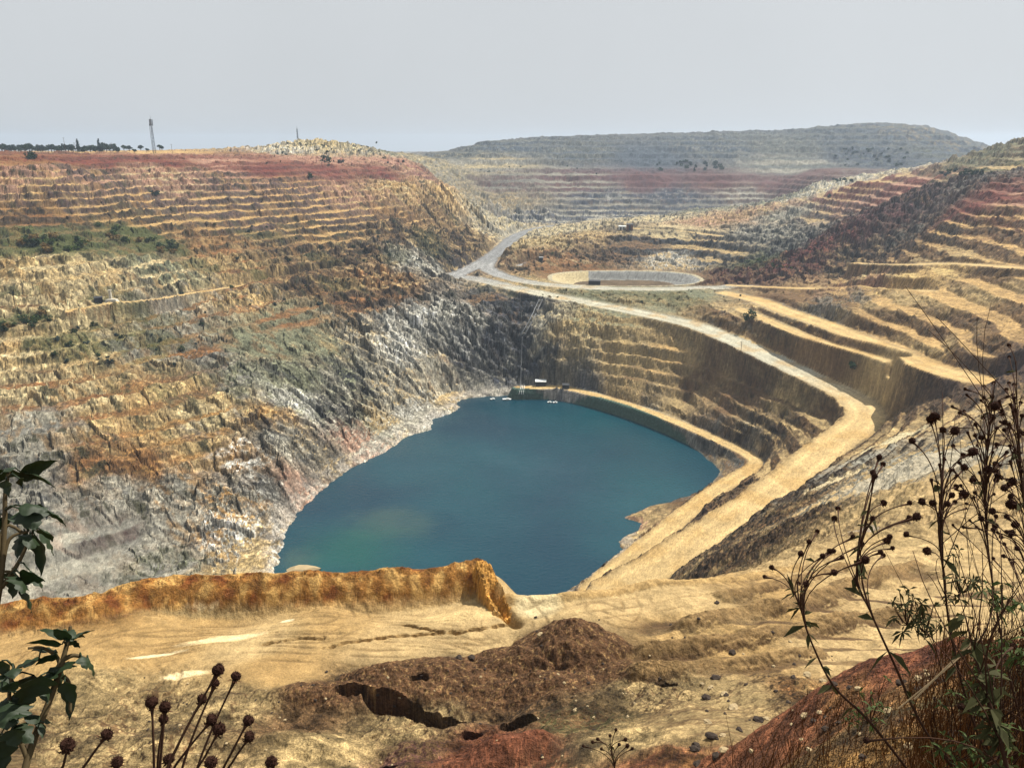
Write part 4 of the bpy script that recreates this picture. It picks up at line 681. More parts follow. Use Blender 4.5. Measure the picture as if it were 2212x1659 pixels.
def mat(name, rgb, rough=.7, var=.25, scale=8, spec=.3, metal=0, trans=0, lin=False, bump=0):
    m, t, b = new_mat(name, rough); b.inputs['Specular IOR Level'].default_value = spec; b.inputs['Metallic'].default_value = metal
    c = srgb(rgb); tc = t.nodes.new('ShaderNodeTexCoord'); n = noise_node(t, scale, 4, .65); t.links.new(tc.outputs['Object'], n.inputs['Vector'])
    rp_ = t.nodes.new('ShaderNodeMix'); rp_.data_type = 'RGBA'; lo = np.clip(c * (1 - var), 0, 1); hi = np.clip(c * (1 + var), 0, 1)
    rp_.inputs[6].default_value = (*[float(q) for q in lo], 1); rp_.inputs[7].default_value = (*[float(q) for q in hi], 1); t.links.new(n.outputs[0], rp_.inputs[0])
    t.links.new(rp_.outputs[2], b.inputs['Base Color'])
    if bump:
        bb = t.nodes.new('ShaderNodeBump'); bb.inputs['Strength'].default_value = bump; t.links.new(n.outputs[0], bb.inputs['Height']); t.links.new(bb.outputs[0], b.inputs['Normal'])
    if trans:
        tr = t.nodes.new('ShaderNodeBsdfTranslucent'); mx = t.nodes.new('ShaderNodeMixShader'); mx.inputs[0].default_value = trans
        t.links.new(rp_.outputs[2], tr.inputs[0]); t.links.new(b.outputs[0], mx.inputs[1]); t.links.new(tr.outputs[0], mx.inputs[2])
        t.links.new(mx.outputs[0], t.nodes['Material Output'].inputs[0])
    return m

# ---------------------------------------------------------------- the lake
mw, tw, bw = new_mat('lake_water', .10)
bw.inputs['Specular IOR Level'].default_value = .5; bw.inputs['IOR'].default_value = 1.33
gw = tw.nodes.new('ShaderNodeNewGeometry')
nw = noise_node(tw, .012, 3, .5); tw.links.new(gw.outputs['Position'], nw.inputs['Vector'])
cr_ = tw.nodes.new('ShaderNodeValToRGB'); cr_.color_ramp.elements[0].position = .35; cr_.color_ramp.elements[0].color = (.0020, .027, .046, 1); cr_.color_ramp.elements[1].position = .68; cr_.color_ramp.elements[1].color = (.004, .047, .062, 1)
tw.links.new(nw.outputs[0], cr_.inputs[0])
# silt shoals under the surface near the left shore
silt = at_z(835, 1132, LZ); silt2 = at_z(650, 1205, LZ); silt3 = at_z(760, 1185, LZ)
prev = cr_.outputs[0]
for cc_, rad, col_, st in ((silt, 34, (.030, .062, .058, 1), .75), (silt2, 22, (.045, .068, .062, 1), .7), (silt3, 40, (.006, .070, .052, 1), .6)):
    sub = tw.nodes.new('ShaderNodeVectorMath'); sub.operation = 'DISTANCE'; sub.inputs[1].default_value = tuple(float(q) for q in cc_)
    tw.links.new(gw.outputs['Position'], sub.inputs[0])
    nz = noise_node(tw, .06, 3, .6); tw.links.new(gw.outputs['Position'], nz.inputs['Vector'])
    ad = tw.nodes.new('ShaderNodeMath'); ad.operation = 'MULTIPLY_ADD'; tw.links.new(nz.outputs[0], ad.inputs[0]); ad.inputs[1].default_value = 26; tw.links.new(sub.outputs['Value'], ad.inputs[2])
    mp = tw.nodes.new('ShaderNodeMapRange'); mp.interpolation_type = 'SMOOTHSTEP'; mp.inputs[1].default_value = rad * .45; mp.inputs[2].default_value = rad * 1.25; mp.inputs[3].default_value = st; mp.inputs[4].default_value = 0
    tw.links.new(ad.outputs[0], mp.inputs[0]); mx = tw.nodes.new('ShaderNodeMix'); mx.data_type = 'RGBA'; tw.links.new(mp.outputs[0], mx.inputs[0]); tw.links.new(prev, mx.inputs[6]); mx.inputs[7].default_value = col_; prev = mx.outputs[2]
tw.links.new(prev, bw.inputs['Base Color'])
wv = noise_node(tw, .55, 3, .6); wv2 = noise_node(tw, .022, 2, .5); tw.links.new(gw.outputs['Position'], wv.inputs['Vector']); tw.links.new(gw.outputs['Position'], wv2.inputs['Vector'])
wm = tw.nodes.new('ShaderNodeMath'); wm.operation = 'MULTIPLY'; tw.links.new(wv.outputs[0], wm.inputs[0]); tw.links.new(wv2.outputs[0], wm.inputs[1])
wb_ = tw.nodes.new('ShaderNodeBump'); wb_.inputs['Strength'].default_value = .8; wb_.inputs['Distance'].default_value = .9; tw.links.new(wm.outputs[0], wb_.inputs['Height']); tw.links.new(wb_.outputs[0], bw.inputs['Normal'])
wl = MB(); ce = lake.mean(0); ring = [(ce[0] + (p[0] - ce[0]) * 1.10, ce[1] + (p[1] - ce[1]) * 1.08, LZ) for p in lake]
wl.add([(ce[0], ce[1], LZ)] + ring, [(0, (i + 1) % len(ring) + 1, i + 1) for i in range(len(ring))])
o = wl.obj('lake_water', mw); o['kind'] = 'structure'

# ---------------------------------------------------------------- lined reservoir
res = thing('lined_reservoir', (float(bc[0]), float(bc[1]), -121), 'oval settling basin with grey sloping lining and a muddy floor beyond the haul road', 'reservoir')
lb = np.array(res.location)
for nm_, msk in (('rim', brc >= 1.0), ('lining', (brc < 1.0) & (brc > .70)), ('muddy_floor', brc <= .70)):
    q_ = grid_object(nm_, quads[(lab == 5) & msk], mt, None, lb); q_.location = (0, 0, 0); q_.parent = res
mpud = mat('puddle', (90, 88, 78), .15, .2, .2, .5)
pu = MB(); n_ = 40; pu.add([(0, 0, 0)] + [(bA * .42 * cos(t) * (1 + .2 * sin(3 * t)), bB * .25 * sin(t) * (1 + .15 * cos(4 * t)), 0) for t in np.linspace(0, 2 * pi, n_, endpoint=False)], [(0, i + 1, (i + 1) % n_ + 1) for i in range(n_)])
pu.obj('shallow_water', mpud, res, (8, 2, -128.86 + 121))

# ---------------------------------------------------------------- sheds, pipes, pontoons, posts
m_dark = mat('dark_steel', (44, 46, 50), .6, .3, 2); m_white = mat('pale_sheet', (205, 208, 205), .5, .12, 1); m_conc = mat('concrete', (176, 170, 156), .9, .2, 1.5)
m_pipe = mat('pipe_steel', (96, 98, 100), .55, .25, .3); m_wood = mat('post_wood', (70, 60, 50), .9, .25, 2); m_roofg = mat('grey_roof', (120, 126, 128), .5, .15, 1); m_rust = mat('rusty_steel', (104, 74, 56), .8, .35, 1)
def face_cam(p): return atan2(-p[0], p[1]) * 1.0
def shed(u, v, w, d, h, label, wallm, roofm, opens=2, over=.5, rz=0, name='shed'):
    p = hit(u, v); t = thing(name, tuple(p), label, 'shed', None, face_cam(p) + rz)
    a = MB(); a.box((0, d * .5 - .1, h / 2 - .6), (w, .2, h + 1.2)); a.box((-w / 2 + .1, 0, h / 2 - .6), (.2, d - .44, h + 1.2)); a.box((w / 2 - .1, 0, h / 2 - .6), (.2, d - .44, h + 1.2))
    n = opens * 2 + 1; seg_ = w / n
    for i in range(n):
        if i % 2 == 0: a.box((-w / 2 + seg_ * (i + .5), -d / 2 + .1, h / 2 - .6), (seg_ * .98, .2, h + 1.2))
    a.box((0, -d / 2 + .08, h - .35), (w * .995, .16, .7)); a.obj('wall', wallm, t)
    b = MB(); zz = h + .05
    b.add([(-w/2-over, -d/2-over, zz), (w/2+over, -d/2-over, zz), (w/2+over, d/2+over, zz + .5), (-w/2-over, d/2+over, zz + .5), (-w/2-over, -d/2-over, zz + .18), (w/2+over, -d/2-over, zz + .18), (w/2+over, d/2+over, zz + .7), (-w/2-over, d/2+over, zz + .7)],
          [(3, 2, 1, 0), (4, 5, 6, 7), (0, 1, 5, 4), (1, 2, 6, 5), (2, 3, 7, 6), (3, 0, 4, 7)]); b.obj('roof', roofm, t)
    for i in range(n):
        if i % 2: c = MB(); c.box((-w / 2 + seg_ * (i + .5), -d / 2 + .30, (h - .7) / 2 - .3), (seg_ * .96, .08, h - .1)); c.obj('door' if i == 1 else 'shutter', m_dark, t)
    return t
shed(1168, 832, 7.5, 4.5, 3.2, 'open dark shed with pale flat roof at the foot of the rock face', m_dark, m_white)
shed(1222, 839, 5.0, 3.6, 2.8, 'small black pump shed where the shore track begins above the lake', m_dark, m_dark, 1, .2)
shed(1344, 496, 9, 5, 3.8, 'long white site hut beside the brown cabin on the pale upper track', m_white, m_white, 2, .3)
shed(1360, 496, 8, 6, 6.2, 'tall brown cabin right of the white hut on the pale upper track', m_rust, m_dark, 1, .3)
shed(1284, 615, 11.5, 4.5, 3.6, 'long black container at the near rim of the lined basin', m_dark, m_dark, 1, .1, name='container')
shed(1169, 563, 4.0, 3.0, 3.0, 'small dark hut at the end of the short grey side road', m_dark, m_roofg, 1, .3)
shed(213, 651, 5, 3.5, 2.4, 'low dark hut on a bench of the left wall beside a pale post', m_dark, m_dark, 1, .2)
# concrete post and its slab
p = hit(240, 650); t = thing('concrete_post', tuple(p), 'pale concrete post on a slab above the narrow track on the left wall', 'post')
a = MB(); a.box((0, 0, 3.0), (1.7, 1.7, 8.0), 0, 0, .8); a.box((0, 0, 7.15), (2.2, 2.2, .3)); a.obj('shaft', m_conc, t); a = MB(); a.box((1.5, -2, .2), (9, 5, 2.6), .1, 0, .7); a.obj('slab', m_conc, t)
# twin slurry pipes down the slope, then a thin line to the lake
def ground_line(pts_uv, lift, n=10):
    P_ = []
    for (u0, v0), (u1, v1) in zip(pts_uv[:-1], pts_uv[1:]):
        for k_ in range(n): q = hit(u0 + (u1 - u0) * k_ / n, v0 + (v1 - v0) * k_ / n); P_.append(q)
    P_.append(hit(*pts_uv[-1])); P_ = np.array(P_)
    sm = P_.copy()
    for _ in range(3): sm[1:-1] = .25 * sm[:-2] + .5 * sm[1:-1] + .25 * sm[2:]
    sm[:, 2] = np.maximum(sm[:, 2], P_[:, 2] - .3) + lift; return sm
def pipeline(uvs, offs, r, label, posts=True):
    L_ = ground_line(uvs, 1.1); o0 = L_[0].copy(); t = thing('pipeline', tuple(o0), label, 'pipeline')
    for dx in offs:
        a = MB(); a.tube([q - o0 + np.array([dx, 0, 0]) for q in L_], r, 6); a.obj('pipe', m_pipe, t, smooth=True)
    if posts:
        for q in L_[::3]: a = MB(); a.box(tuple(q - o0 + np.array([0, 0, -1.3])), (max(offs) - min(offs) + 1.0, .3, 2.0)); a.obj('trestle', m_conc, t)
    return t
pipeline([(1168, 650), (1150, 690), (1128, 728)], (-1.4, 1.4), .42, 'twin grey pipes on trestles running down the dark face from the haul road')
pipeline([(1128, 730), (1126, 790), (1124, 852)], (0,), .16, 'thin vertical pipe hanging down the dark rock face to the lake', False)
for i, (u0, u1, lb_) in enumerate(((1122, 1117, 'leftmost pale hose fanning down to the water below the dark face'), (1125, 1122, 'middle pale hose fanning down to the water below the dark face'), (1129, 1126, 'rightmost pale hose fanning down to the water below the dark face'))):
    L_ = ground_line([(u0 + 4, 834), (u1 + 4, 853)], .5, 6); t = MB(); t.tube([q - L_[0] for q in L_], .22, 5); tag(t.obj('hose', m_white, None, tuple(L_[0])), lb_, 'hose')
def pontoon(u, v, w, d, rz, label):
    p = at_z(u, v, LZ); t = thing('pontoon', (p[0], p[1], LZ), label, 'pontoon', None, rz)
    for sx in (-1, 1): a = MB(); a.tube([(sx * w * .36, -d / 2 - .3, .12), (sx * w * .36, -d / 2, .12), (sx * w * .36, d / 2, .12), (sx * w * .36, d / 2 + .3, .12)], [.15, .38, .38, .15], 8); a.obj('float', m_roofg, t, smooth=True)
    a = MB(); a.box((0, 0, .62), (w, d, .18)); a.obj('deck', m_white, t); a = MB(); a.box((w * .1, 0, 1.05), (w * .3, d * .4, .7)); a.obj('pump_housing', m_white, t)
pontoon(1064, 863, 3.6, 2, .5, 'small pale pontoon tilted, leftmost of those afloat off the dark face')
pontoon(1095, 863.5, 6.5, 2.6, .0, 'longest pale pontoon afloat just off the dark rock face')
pontoon(1113, 860, 3.4, 1.8, .5, 'small pale pontoon close beside the vertical pipe')
pontoon(1187, 870, 3, 1.8, -.1, 'left one of the two small pontoons near the right of the far shore')
pontoon(1199, 870.5, 3.4, 1.8, .0, 'right one of the two small pontoons near the right of the far shore')
def pole(u, v, h, label, arms=1, r=.16, cat='pole', base=None, sk=0):
    p = hit(u, v) if base is None else base; t = thing('utility_pole', tuple(p), label, cat); a = MB(); a.tube([(0, 0, -1.5), (0, 0, h)], [r * 1.2, r * .8], 6); a.obj('pole', m_wood, t)
    for i in range(arms): a = MB(); a.box((0, 0, h - .8 - i * 1.2), (2.6, .14, .16), face_cam(p)); a.obj('crossarm', m_wood, t)
    return t
def skyline(u, v, Y=None, dy=0):
    x, y, w = ray(u, v); a_ = atan2(x, y); j = int(np.searchsorted(az, a_)); k0 = np.searchsorted(rr, 650); k1 = np.searchsorted(rr, 2400)
    k = k0 + int(np.argmax(H[k0:k1, j] / rr[k0:k1])) if Y is None else int(np.searchsorted(rr, Y / cos(a_)))
    return np.array([rr[k] * sin(a_), rr[k] * cos(a_), H[k, j] + dy])
pole(1282, 500, 9, 'dark pole with crossarm left of the upper track huts'); pole(1196, 560, 12, 'tall dark pole above the short grey side road'); pole(1243, 512, 14, 'dark pole at the bend above the brown slope', 2)
pole(1600, 765, 9, 'short pole beside the haul road below the dark slope')
for u, lab_ in ((5, 'thin pole farthest left on the skyline'), (84, 'thin pole over the first dark trees from the left'), (142, 'taller thin pole left of the two pointed trees'), (163, 'thin pole just left of the first pointed tree'), (243, 'thin pole between the second pointed tree and the lattice tower'), (477*.78, 'thin pole right of the lattice tower'), (636, 'thin pole left of the pale knoll')):
    b = skyline(u, 330, 1000 if u < 500 else 1150); pole(u, 0, 12 if u != 142 else 19, lab_, 1, .2, base=b)
# lattice tower with dishes
def lattice(base, h, w0, w1, label, name, dishes, r=.35):
    t = thing(name, tuple(base), label, 'tower', None, face_cam(base) + .35)
    corners = [(-1, -1), (1, -1), (1, 1), (-1, 1)]
    for sx, sy in corners: a = MB(); a.tube([(sx * w0, sy * w0, -1), (sx * w1, sy * w1, h)], r, 5); a.obj('leg', m_dark, t)
    a = MB(); n = max(6, int(h / 4))
    for i in range(n):
        z0, z1 = h * i / n, h * (i + 1) / n; wa_, wb2 = w0 + (w1 - w0) * z0 / h, w0 + (w1 - w0) * z1 / h
        for c_ in range(4):
            p0, p1 = corners[c_], corners[(c_ + 1) % 4]; a.tube([(p0[0] * wa_, p0[1] * wa_, z0), (p1[0] * wb2, p1[1] * wb2, z1)], r * .45, 4, cap=False); a.tube([(p1[0] * wa_, p1[1] * wa_, z0), (p0[0] * wb2, p0[1] * wb2, z1)], r * .45, 4, cap=False); a.tube([(p0[0] * wb2, p0[1] * wb2, z1), (p1[0] * wb2, p1[1] * wb2, z1)], r * .45, 4, cap=False)
    a.obj('bracing', m_dark, t)
    a = MB(); a.tube([(0, 0, h - .5), (0, 0, h + 4)], .15, 5); a.obj('spike', m_dark, t)
    for i in range(dishes):
        zz = h - 1.5 - 2.6 * (i // 3); an = i * 2.1; q = np.array([cos(an) * (w1 + 1.3), sin(an) * (w1 + 1.3), zz]); a = MB()
        if i % 3 == 2: a.tube([q, q + np.array([cos(an), sin(an), 0]) * .8], [1.1, 1.25], 10); a.tube([(cos(an) * w1, sin(an) * w1, zz), tuple(q)], .15, 4); a.obj('dish', m_roofg, t)
        else: a.box(tuple(q), (.5, .9, 2.6), an); a.tube([(cos(an) * w1, sin(an) * w1, zz), tuple(q)], .15, 4); a.obj('panel_antenna', m_dark, t)
lattice(skyline(335, 335, 1010), 41, 1.25, .5, 'tall dark lattice telecom tower with dishes near its top on the left skyline', 'lattice_tower', 9, .13)
bM = skyline(644, 312); lattice(bM, 15, .8, .5, 'short thin lattice mast on the pale knoll', 'lattice_mast', 0, .16)
# guy line mast beside the tower
b2 = skyline(331, 335, 1005); t = thing('guyed_mast', tuple(b2), 'thin upright mast close on the left of the lattice tower', 'mast'); a = MB(); a.tube([(0, 0, -1), (0, 0, 36)], .22, 5); a.obj('mast', m_dark, t)

# ---------------------------------------------------------------- trees and shrubs
m_leaf = [mat('foliage_dark', (42, 60, 34), .85, .45, .8, .1), mat('foliage_olive', (66, 82, 40), .85, .45, .8, .1), mat('foliage_dry', (112, 92, 54), .9, .4, .8, .1), mat('foliage_bluish', (46, 62, 58), .85, .4, .8, .1)]
m_bark = mat('bark', (70, 56, 44), .95, .3, 3)
def crown_mesh(name, n, rx, ry, rz, leaf, mi, shape='round', seed=0, clumps=9):
    R_ = random.Random(seed); a = MB(); cl = []
    for i in range(clumps):
        if shape == 'cone': z = i / clumps; rad = (1 - z) ** .7 * .8 + .08; an = R_.random() * 6.28; cl.append((cos(an) * rad * .4 * rx, sin(an) * rad * .4 * ry, (z * 2 - 1) * rz, max(.25, rad)))
        else:
            an = R_.random() * 6.28; q = R_.random() ** .5 * .62; cl.append((cos(an) * q * rx, sin(an) * q * ry, R_.uniform(-.45, .6) * rz * (1 - q * .3), R_.uniform(.3, .5)))
    for i in range(n):
        c = R_.choice(cl); th = R_.random() * 6.28; cz = R_.uniform(-1, 1); s_ = sqrt_(1 - cz * cz); rr_ = R_.random() ** .4
        p = (c[0] + cos(th) * s_ * rr_ * c[3] * rx, c[1] + sin(th) * s_ * rr_ * c[3] * ry, c[2] + cz * rr_ * c[3] * rz)
        e = np.array([R_.gauss(0, 1), R_.gauss(0, 1), R_.gauss(0, .6)]); e /= np.linalg.norm(e); f = np.cross(e, [R_.gauss(0, 1), R_.gauss(0, 1), R_.gauss(0, 1)]); f /= np.linalg.norm(f) + 1e-6
        L_ = leaf * R_.uniform(.6, 1.4); a.add([np.array(p) - e * L_, np.array(p) + f * L_ * .6, np.array(p) + e * L_, np.array(p) - f * L_ * .6], [(0, 1, 2, 3)])
    return a.mesh(name, m_leaf[mi])
sqrt_ = math.sqrt
def tree_meshes(kind, seed):
    a = MB(); R_ = random.Random(seed)
    if kind == 'cone':
        a.tube([(0, 0, -1), (.2, 0, 6), (.1, 0, 13)], [.5, .35, .08], 6)
        for i in range(7): an = i * 2.4; z = 3 + i * 1.3; a.tube([(0, 0, z), (cos(an) * 1.8, sin(an) * 1.8, z + 1)], [.14, .03], 4)
        return a.mesh('trunk', m_bark), crown_mesh('crown', 700, 3.0, 3.0, 7, .55, 3, 'cone', seed, 16), 8.0
    a.tube([(0, 0, -1), (.3, .1, 2.2), (.1, 0, 5)], [.5, .38, .14], 6)
    for i in range(6): an = i * 1.1 + R_.random(); a.tube([(.2, 0, 2 + i * .25), (cos(an) * 2.8, sin(an) * 2.8, 4.5 + R_.random() * 1.5)], [.2, .05], 4)
    return a.mesh('trunk', m_bark), crown_mesh('crown', 620, 5.2, 5.2, 3.2, .62, seed % 2 * 3, 'round', seed, 10), 5.2
TM = {('cone', 0): tree_meshes('cone', 1), ('cone', 1): tree_meshes('cone', 2), **{('round', i): tree_meshes('round', 10 + i) for i in range(5)}}
def place_tree(key, base, s_, label, name, group, sz=None, rz=None):
    tr, cr2, ch = TM[key]; t = thing(name, tuple(base), label, 'tree', group, random.random() * 6.28 if rz is None else rz); t.scale = (s_, s_, s_ if sz is None else sz)
    for nm_, me_, z_ in (('trunk', tr, 0), ('crown', cr2, ch)): o = bpy.data.objects.new(nm_, me_); C.objects.link(o); o.parent = t; o.location = (0, 0, z_)
for u, lab_, s_, Yt in ((170, 'taller pointed dark tree on the left skyline', 1.35, 1150), (216, 'shorter pointed dark tree with a gap in its crown on the left skyline', 1.15, 1150)):
    place_tree(('cone', 0 if u < 200 else 1), skyline(u, 330, Yt), s_, lab_, 'pointed_tree', None)
i = 0
for u in list(np.arange(-20, 165, 6)) + list(np.arange(178, 262, 6)) + [270, 279, 292, 305, 318, 345, 352]:
    u = u + random.uniform(-2, 2); sm_ = 1.35 if u < 262 else .95; base = skyline(u, 330, 1130 + random.uniform(-60, 140))
    place_tree(('round', i % 5), base, sm_ * random.uniform(.75, 1.25), 'rounded dark tree in the belt along the far left skyline', 'round_tree', 'trees in the belt on the left skyline'); i += 1
SH = [crown_mesh('shrub', 260, 1, 1, .8, .14, k_ % 3, 'round', 30 + k_, 6) for k_ in range(6)]
SHD = [crown_mesh('shrub', 260, 1, 1, .9, .15, 0 if k_ % 2 else 3, 'round', 50 + k_, 6) for k_ in range(4)]
def shrub(u, v, size_px, label, group, dark=True, base=None, name='shrub', sh=None):
    p = hit(u, v) if base is None else base; d = np.linalg.norm(p); s_ = size_px / F * d / 2
    o = bpy.data.objects.new(name, (SHD if dark else SH)[random.randrange(4 if dark else 6)]); C.objects.link(o); o.location = (p[0], p[1], p[2] + s_ * .35); o.scale = (s_, s_, s_ * (sh or .85)); o.rotation_euler = (0, 0, random.random() * 6.28)
    return tag(o, label, 'shrub', group)
shrub(64, 343, 26, 'solitary round dark green bush on the grassy rim at far left', None, sh=1.1); shrub(336, 421, 20, 'single dark bush on a dry bench in the upper left wall', None)
shrub(704, 350, 26, 'dark green bush below the pale knoll', None); shrub(736, 352, 16, 'smaller dark bush right of the one below the pale knoll', None)
shrub(672, 384, 18, 'lone upright dark bush against the red bank', None, sh=1.4)
shrub(1620, 688, 34, 'large black-green bush patch on the slope between track and haul road', None); shrub(1845, 795, 30, 'dark bush on the dark face right of the haul road', None)
shrub(1790, 427, 14, 'low dark shrub under the pale lip of the right wall', None)
def area(n, us, vs_, sizes, label, group, dark=True, ok=None):
    k_ = 0; tries = 0
    while k_ < n and tries < n * 6:
        tries += 1; u = random.uniform(*us); v = random.uniform(*vs_)
        if ok and not ok(u, v): continue
        q_ = np.linalg.norm(hit(u, v))
        if q_ > 2300 or (q_ > 1360 and u < 950): continue
        shrub(u, v, random.uniform(*sizes), label, group, dark); k_ += 1
area(20, (20, 190), (515, 545), (14, 30), 'green bush in the scrub patch on the far left benches', 'bushes of the far left scrub patch', False)
area(18, (205, 380), (488, 555), (14, 28), 'green bush in the diagonal scrub strip on the upper left wall', 'bushes of the diagonal scrub strip', False, lambda u, v: abs((v - 490) - (u - 205) * .33) < 14)
area(14, (0, 110), (680, 715), (14, 28), 'green bush on the dry bench at the left frame edge', 'bushes at the left frame edge', False)
area(22, (100, 460), (700, 790), (8, 18), 'small dark bush among the pale rocks of the middle left wall', 'bushes on the middle left wall')
area(22, (400, 980), (480, 570), (6, 13), 'small dark bush on the benches under the red rim', 'bushes on the upper benches')
area(16, (380, 900), (570, 680), (7, 15), 'small dark bush on the brown slope around the narrow track', 'bushes around the narrow track')
area(30, (560, 940), (310, 358), (4, 10), 'tiny dark bush scattered over the pale knoll and its foot', 'bushes on the pale knoll')
area(24, (1420, 1560), (350, 372), (7, 15), 'dark bluish bush in the clump at the foot of the far spoil hill', 'bushes at the foot of the far hill')
area(30, (1800, 1960), (322, 362), (5, 12), 'dark bluish bush on the lower flank of the highest hill', 'bushes on the flank of the highest hill')
area(8, (1000, 1350), (350, 378), (4, 8), 'tiny dark bush along the far red rim', 'bushes along the far rim')
area(16, (2015, 2160), (370, 380), (8, 16), 'dark evergreen bush in the row under the right hill', 'bushes in the row under the right hill')
area(9, (1800, 1860), (386, 394), (6, 12), 'dark bush on the rim above the red benches on the right', 'bushes above the red benches')
area(14, (1600, 1710), (560, 582), (7, 13), 'green bush in the hollow right of the basin', 'bushes in the hollow by the basin', False)
area(16, (1180, 1320), (520, 580), (5, 11), 'olive bush on the brown slope between grey road and basin', 'bushes between road and basin', False)
area(16, (1150, 1600), (628, 660), (5, 12), 'olive bush on the bank between the haul road and the basin', 'bushes on the bank below the basin', False)

# ---------------------------------------------------------------- loose blocks
m_rock = [mat('boulder_dark', (58, 50, 44), .95, .4, 2, .1, bump=.5), mat('boulder_pale', (158, 140, 108), .95, .3, 2, .1, bump=.5)]
def rock_mesh(seed, mi):
    import bmesh
    bm = bmesh.new(); bmesh.ops.create_icosphere(bm, subdivisions=2, radius=1); R_ = random.Random(seed); off = R_.random() * 50
    for v in bm.verts:
        k_ = 1 + .55 * float(perlin(np.array([v.co.x * 1.3 + off]), np.array([v.co.y * 1.3 + v.co.z * 1.7]), seed)[0]); v.co *= k_; v.co.z *= .75
    me = bpy.data.meshes.new('boulder'); bm.to_mesh(me); bm.free(); me.materials.append(m_rock[mi]); return me
RM = [rock_mesh(i, i % 2) for i in range(6)]
def boulder(u, v, px, label, group=None, k_=0):
    p = hit(u, v); d = np.linalg.norm(p); s_ = px / F * d / 2; o = bpy.data.objects.new('boulder', RM[k_]); C.objects.link(o); o.location = tuple(p + np.array([0, 0, s_ * .3])); o.scale = (s_ * 1.2, s_, s_ * .9); o.rotation_euler = (0, 0, random.random() * 6); return tag(o, label, 'rock', group)
boulder(992, 1422, 13, 'left one of the two dark blocks on the sandy ledge', None, 0); boulder(1019, 1421, 14, 'right one of the two dark blocks on the sandy ledge', None, 2)
boulder(1167, 1372, 12, 'pale boulder on the left shoulder of the brown heap', None, 1); boulder(1582, 1410, 14, 'dark boulder on the stepped ground right of the brown heap', None, 2); boulder(1548, 1303, 9, 'small dark block on the sandy ledge to the right', None, 4)
for _ in range(46): boulder(random.uniform(1150, 1800), random.uniform(1330, 1560), random.uniform(3, 7), 'small stone strewn over the stepped sandy ground', 'stones on the stepped sandy ground', random.randrange(6))
for _ in range(90): boulder(random.uniform(300, 1350), random.uniform(1440, 1655), random.uniform(2, 6), 'small stone strewn over the brown heaps and the rubble before them', 'stones on the brown heaps', random.randrange(6))
for _ in range(60): boulder(random.uniform(1500, 2200), random.uniform(1440, 1655), random.uniform(5, 20), 'clod of earth lying on the red bank', 'clods on the red bank', random.randrange(6))
# rock islet by the near left shore
o = boulder(660, 1236, 60, 'flat pale rock islet by the near left shore of the lake', None, 3); q_ = at_z(655, 1232, LZ); o.location = (q_[0], q_[1], LZ - .3); o.scale = (7.5, 3.6, 2.6); o.rotation_euler = (0, 0, .1)

# ---------------------------------------------------------------- near plants
m_stem = mat('dry_stem', (58, 40, 30), .9, .35, 30, .1); m_head = mat('seed_head', (46, 30, 24), .95, .5, 60, .05); m_bract = mat('dry_bract', (72, 46, 32), .9, .4, 40, .1)
m_gleaf = mat('green_leaf', (26, 42, 16), .6, .5, 9, .4, trans=.14); m_gstem = mat('green_stem', (74, 62, 38), .8, .3, 20); m_dleaf = mat('withered_leaf', (60, 60, 34), .8, .45, 30, .15, trans=.15)
m_grass = mat('dry_grass', (112, 78, 44), .85, .45, 6, .15, trans=.2); m_grassp = mat('pale_straw', (160, 138, 104), .8, .2, 5)
def head_mesh(seed):
    R_ = random.Random(seed); a = MB(); nl, nk = 9, 12; v = []
    for i in range(nl + 1):
        th = pi * i / nl
        for k_ in range(nk):
            ph = 2 * pi * k_ / nk; r_ = 1 + R_.uniform(-.10, .16); v.append((sin(th) * cos(ph) * r_, sin(th) * sin(ph) * r_, cos(th) * .88 * r_))
    f = [(i * nk + k_, (i + 1) * nk + k_, (i + 1) * nk + (k_ + 1) % nk, i * nk + (k_ + 1) % nk) for i in range(nl) for k_ in range(nk)]
    a.add(v, f)
    for i in range(120):       # chaff spikes
        z = R_.uniform(-.3, 1); s_ = sqrt_(1 - z * z); ph = R_.random() * 6.28; d = np.array([s_ * cos(ph), s_ * sin(ph), z]); b_ = np.cross(d, [.3, .2, 1]); b_ /= np.linalg.norm(b_)
        a.add([d * .95 + b_ * .09, d * .95 - b_ * .09, d * R_.uniform(1.12, 1.5) + np.array([R_.gauss(0, .08), R_.gauss(0, .08), 0])], [(0, 1, 2)])
    n = R_.choice((5, 7, 9))
    for i in range(n):        # bracts hanging below
        ph = 2 * pi * i / n + R_.uniform(-.2, .2); d = np.array([cos(ph), sin(ph), 0]); t_ = np.array([-sin(ph), cos(ph), 0]); o_ = R_.uniform(.9, 1.6)
        p0 = np.array([0, 0, -.85]); p1 = d * .85 * o_ * .8 + np.array([0, 0, -.9 + R_.uniform(-.3, .2)]); p2 = d * 1.25 * o_ * .9 + np.array([0, 0, -.7 + R_.uniform(-.5, .5)])
        a.add([p0 + t_ * .15, p0 - t_ * .15, p1 - t_ * .22, p1 + t_ * .22, p2], [(0, 1, 2, 3), (3, 2, 4)], 1)
    return a.mesh('seed_head', [m_head, m_bract])
HM = [head_mesh(i) for i in range(7)]
def bez(p0, p1, p2, n=7): return [p0 * (1 - t) ** 2 + 2 * p1 * t * (1 - t) + p2 * t * t for t in np.linspace(0, 1, n)]
def orient(o, d):
    import mathutils
    o.rotation_mode = 'QUATERNION'; o.rotation_quaternion = mathutils.Vector((float(d[0]), float(d[1]), float(d[2]))).to_track_quat('Z', 'Y')
def add_head(t, org, tip, d, rad):
    o = bpy.data.objects.new('seed_head', random.choice(HM)); C.objects.link(o); o.parent = t; d = d / np.linalg.norm(d); o.location = tuple(tip - org + d * rad * .8); k_ = rad; o.scale = (k_, k_, k_ * random.uniform(.85, 1.05)); orient(o, d)
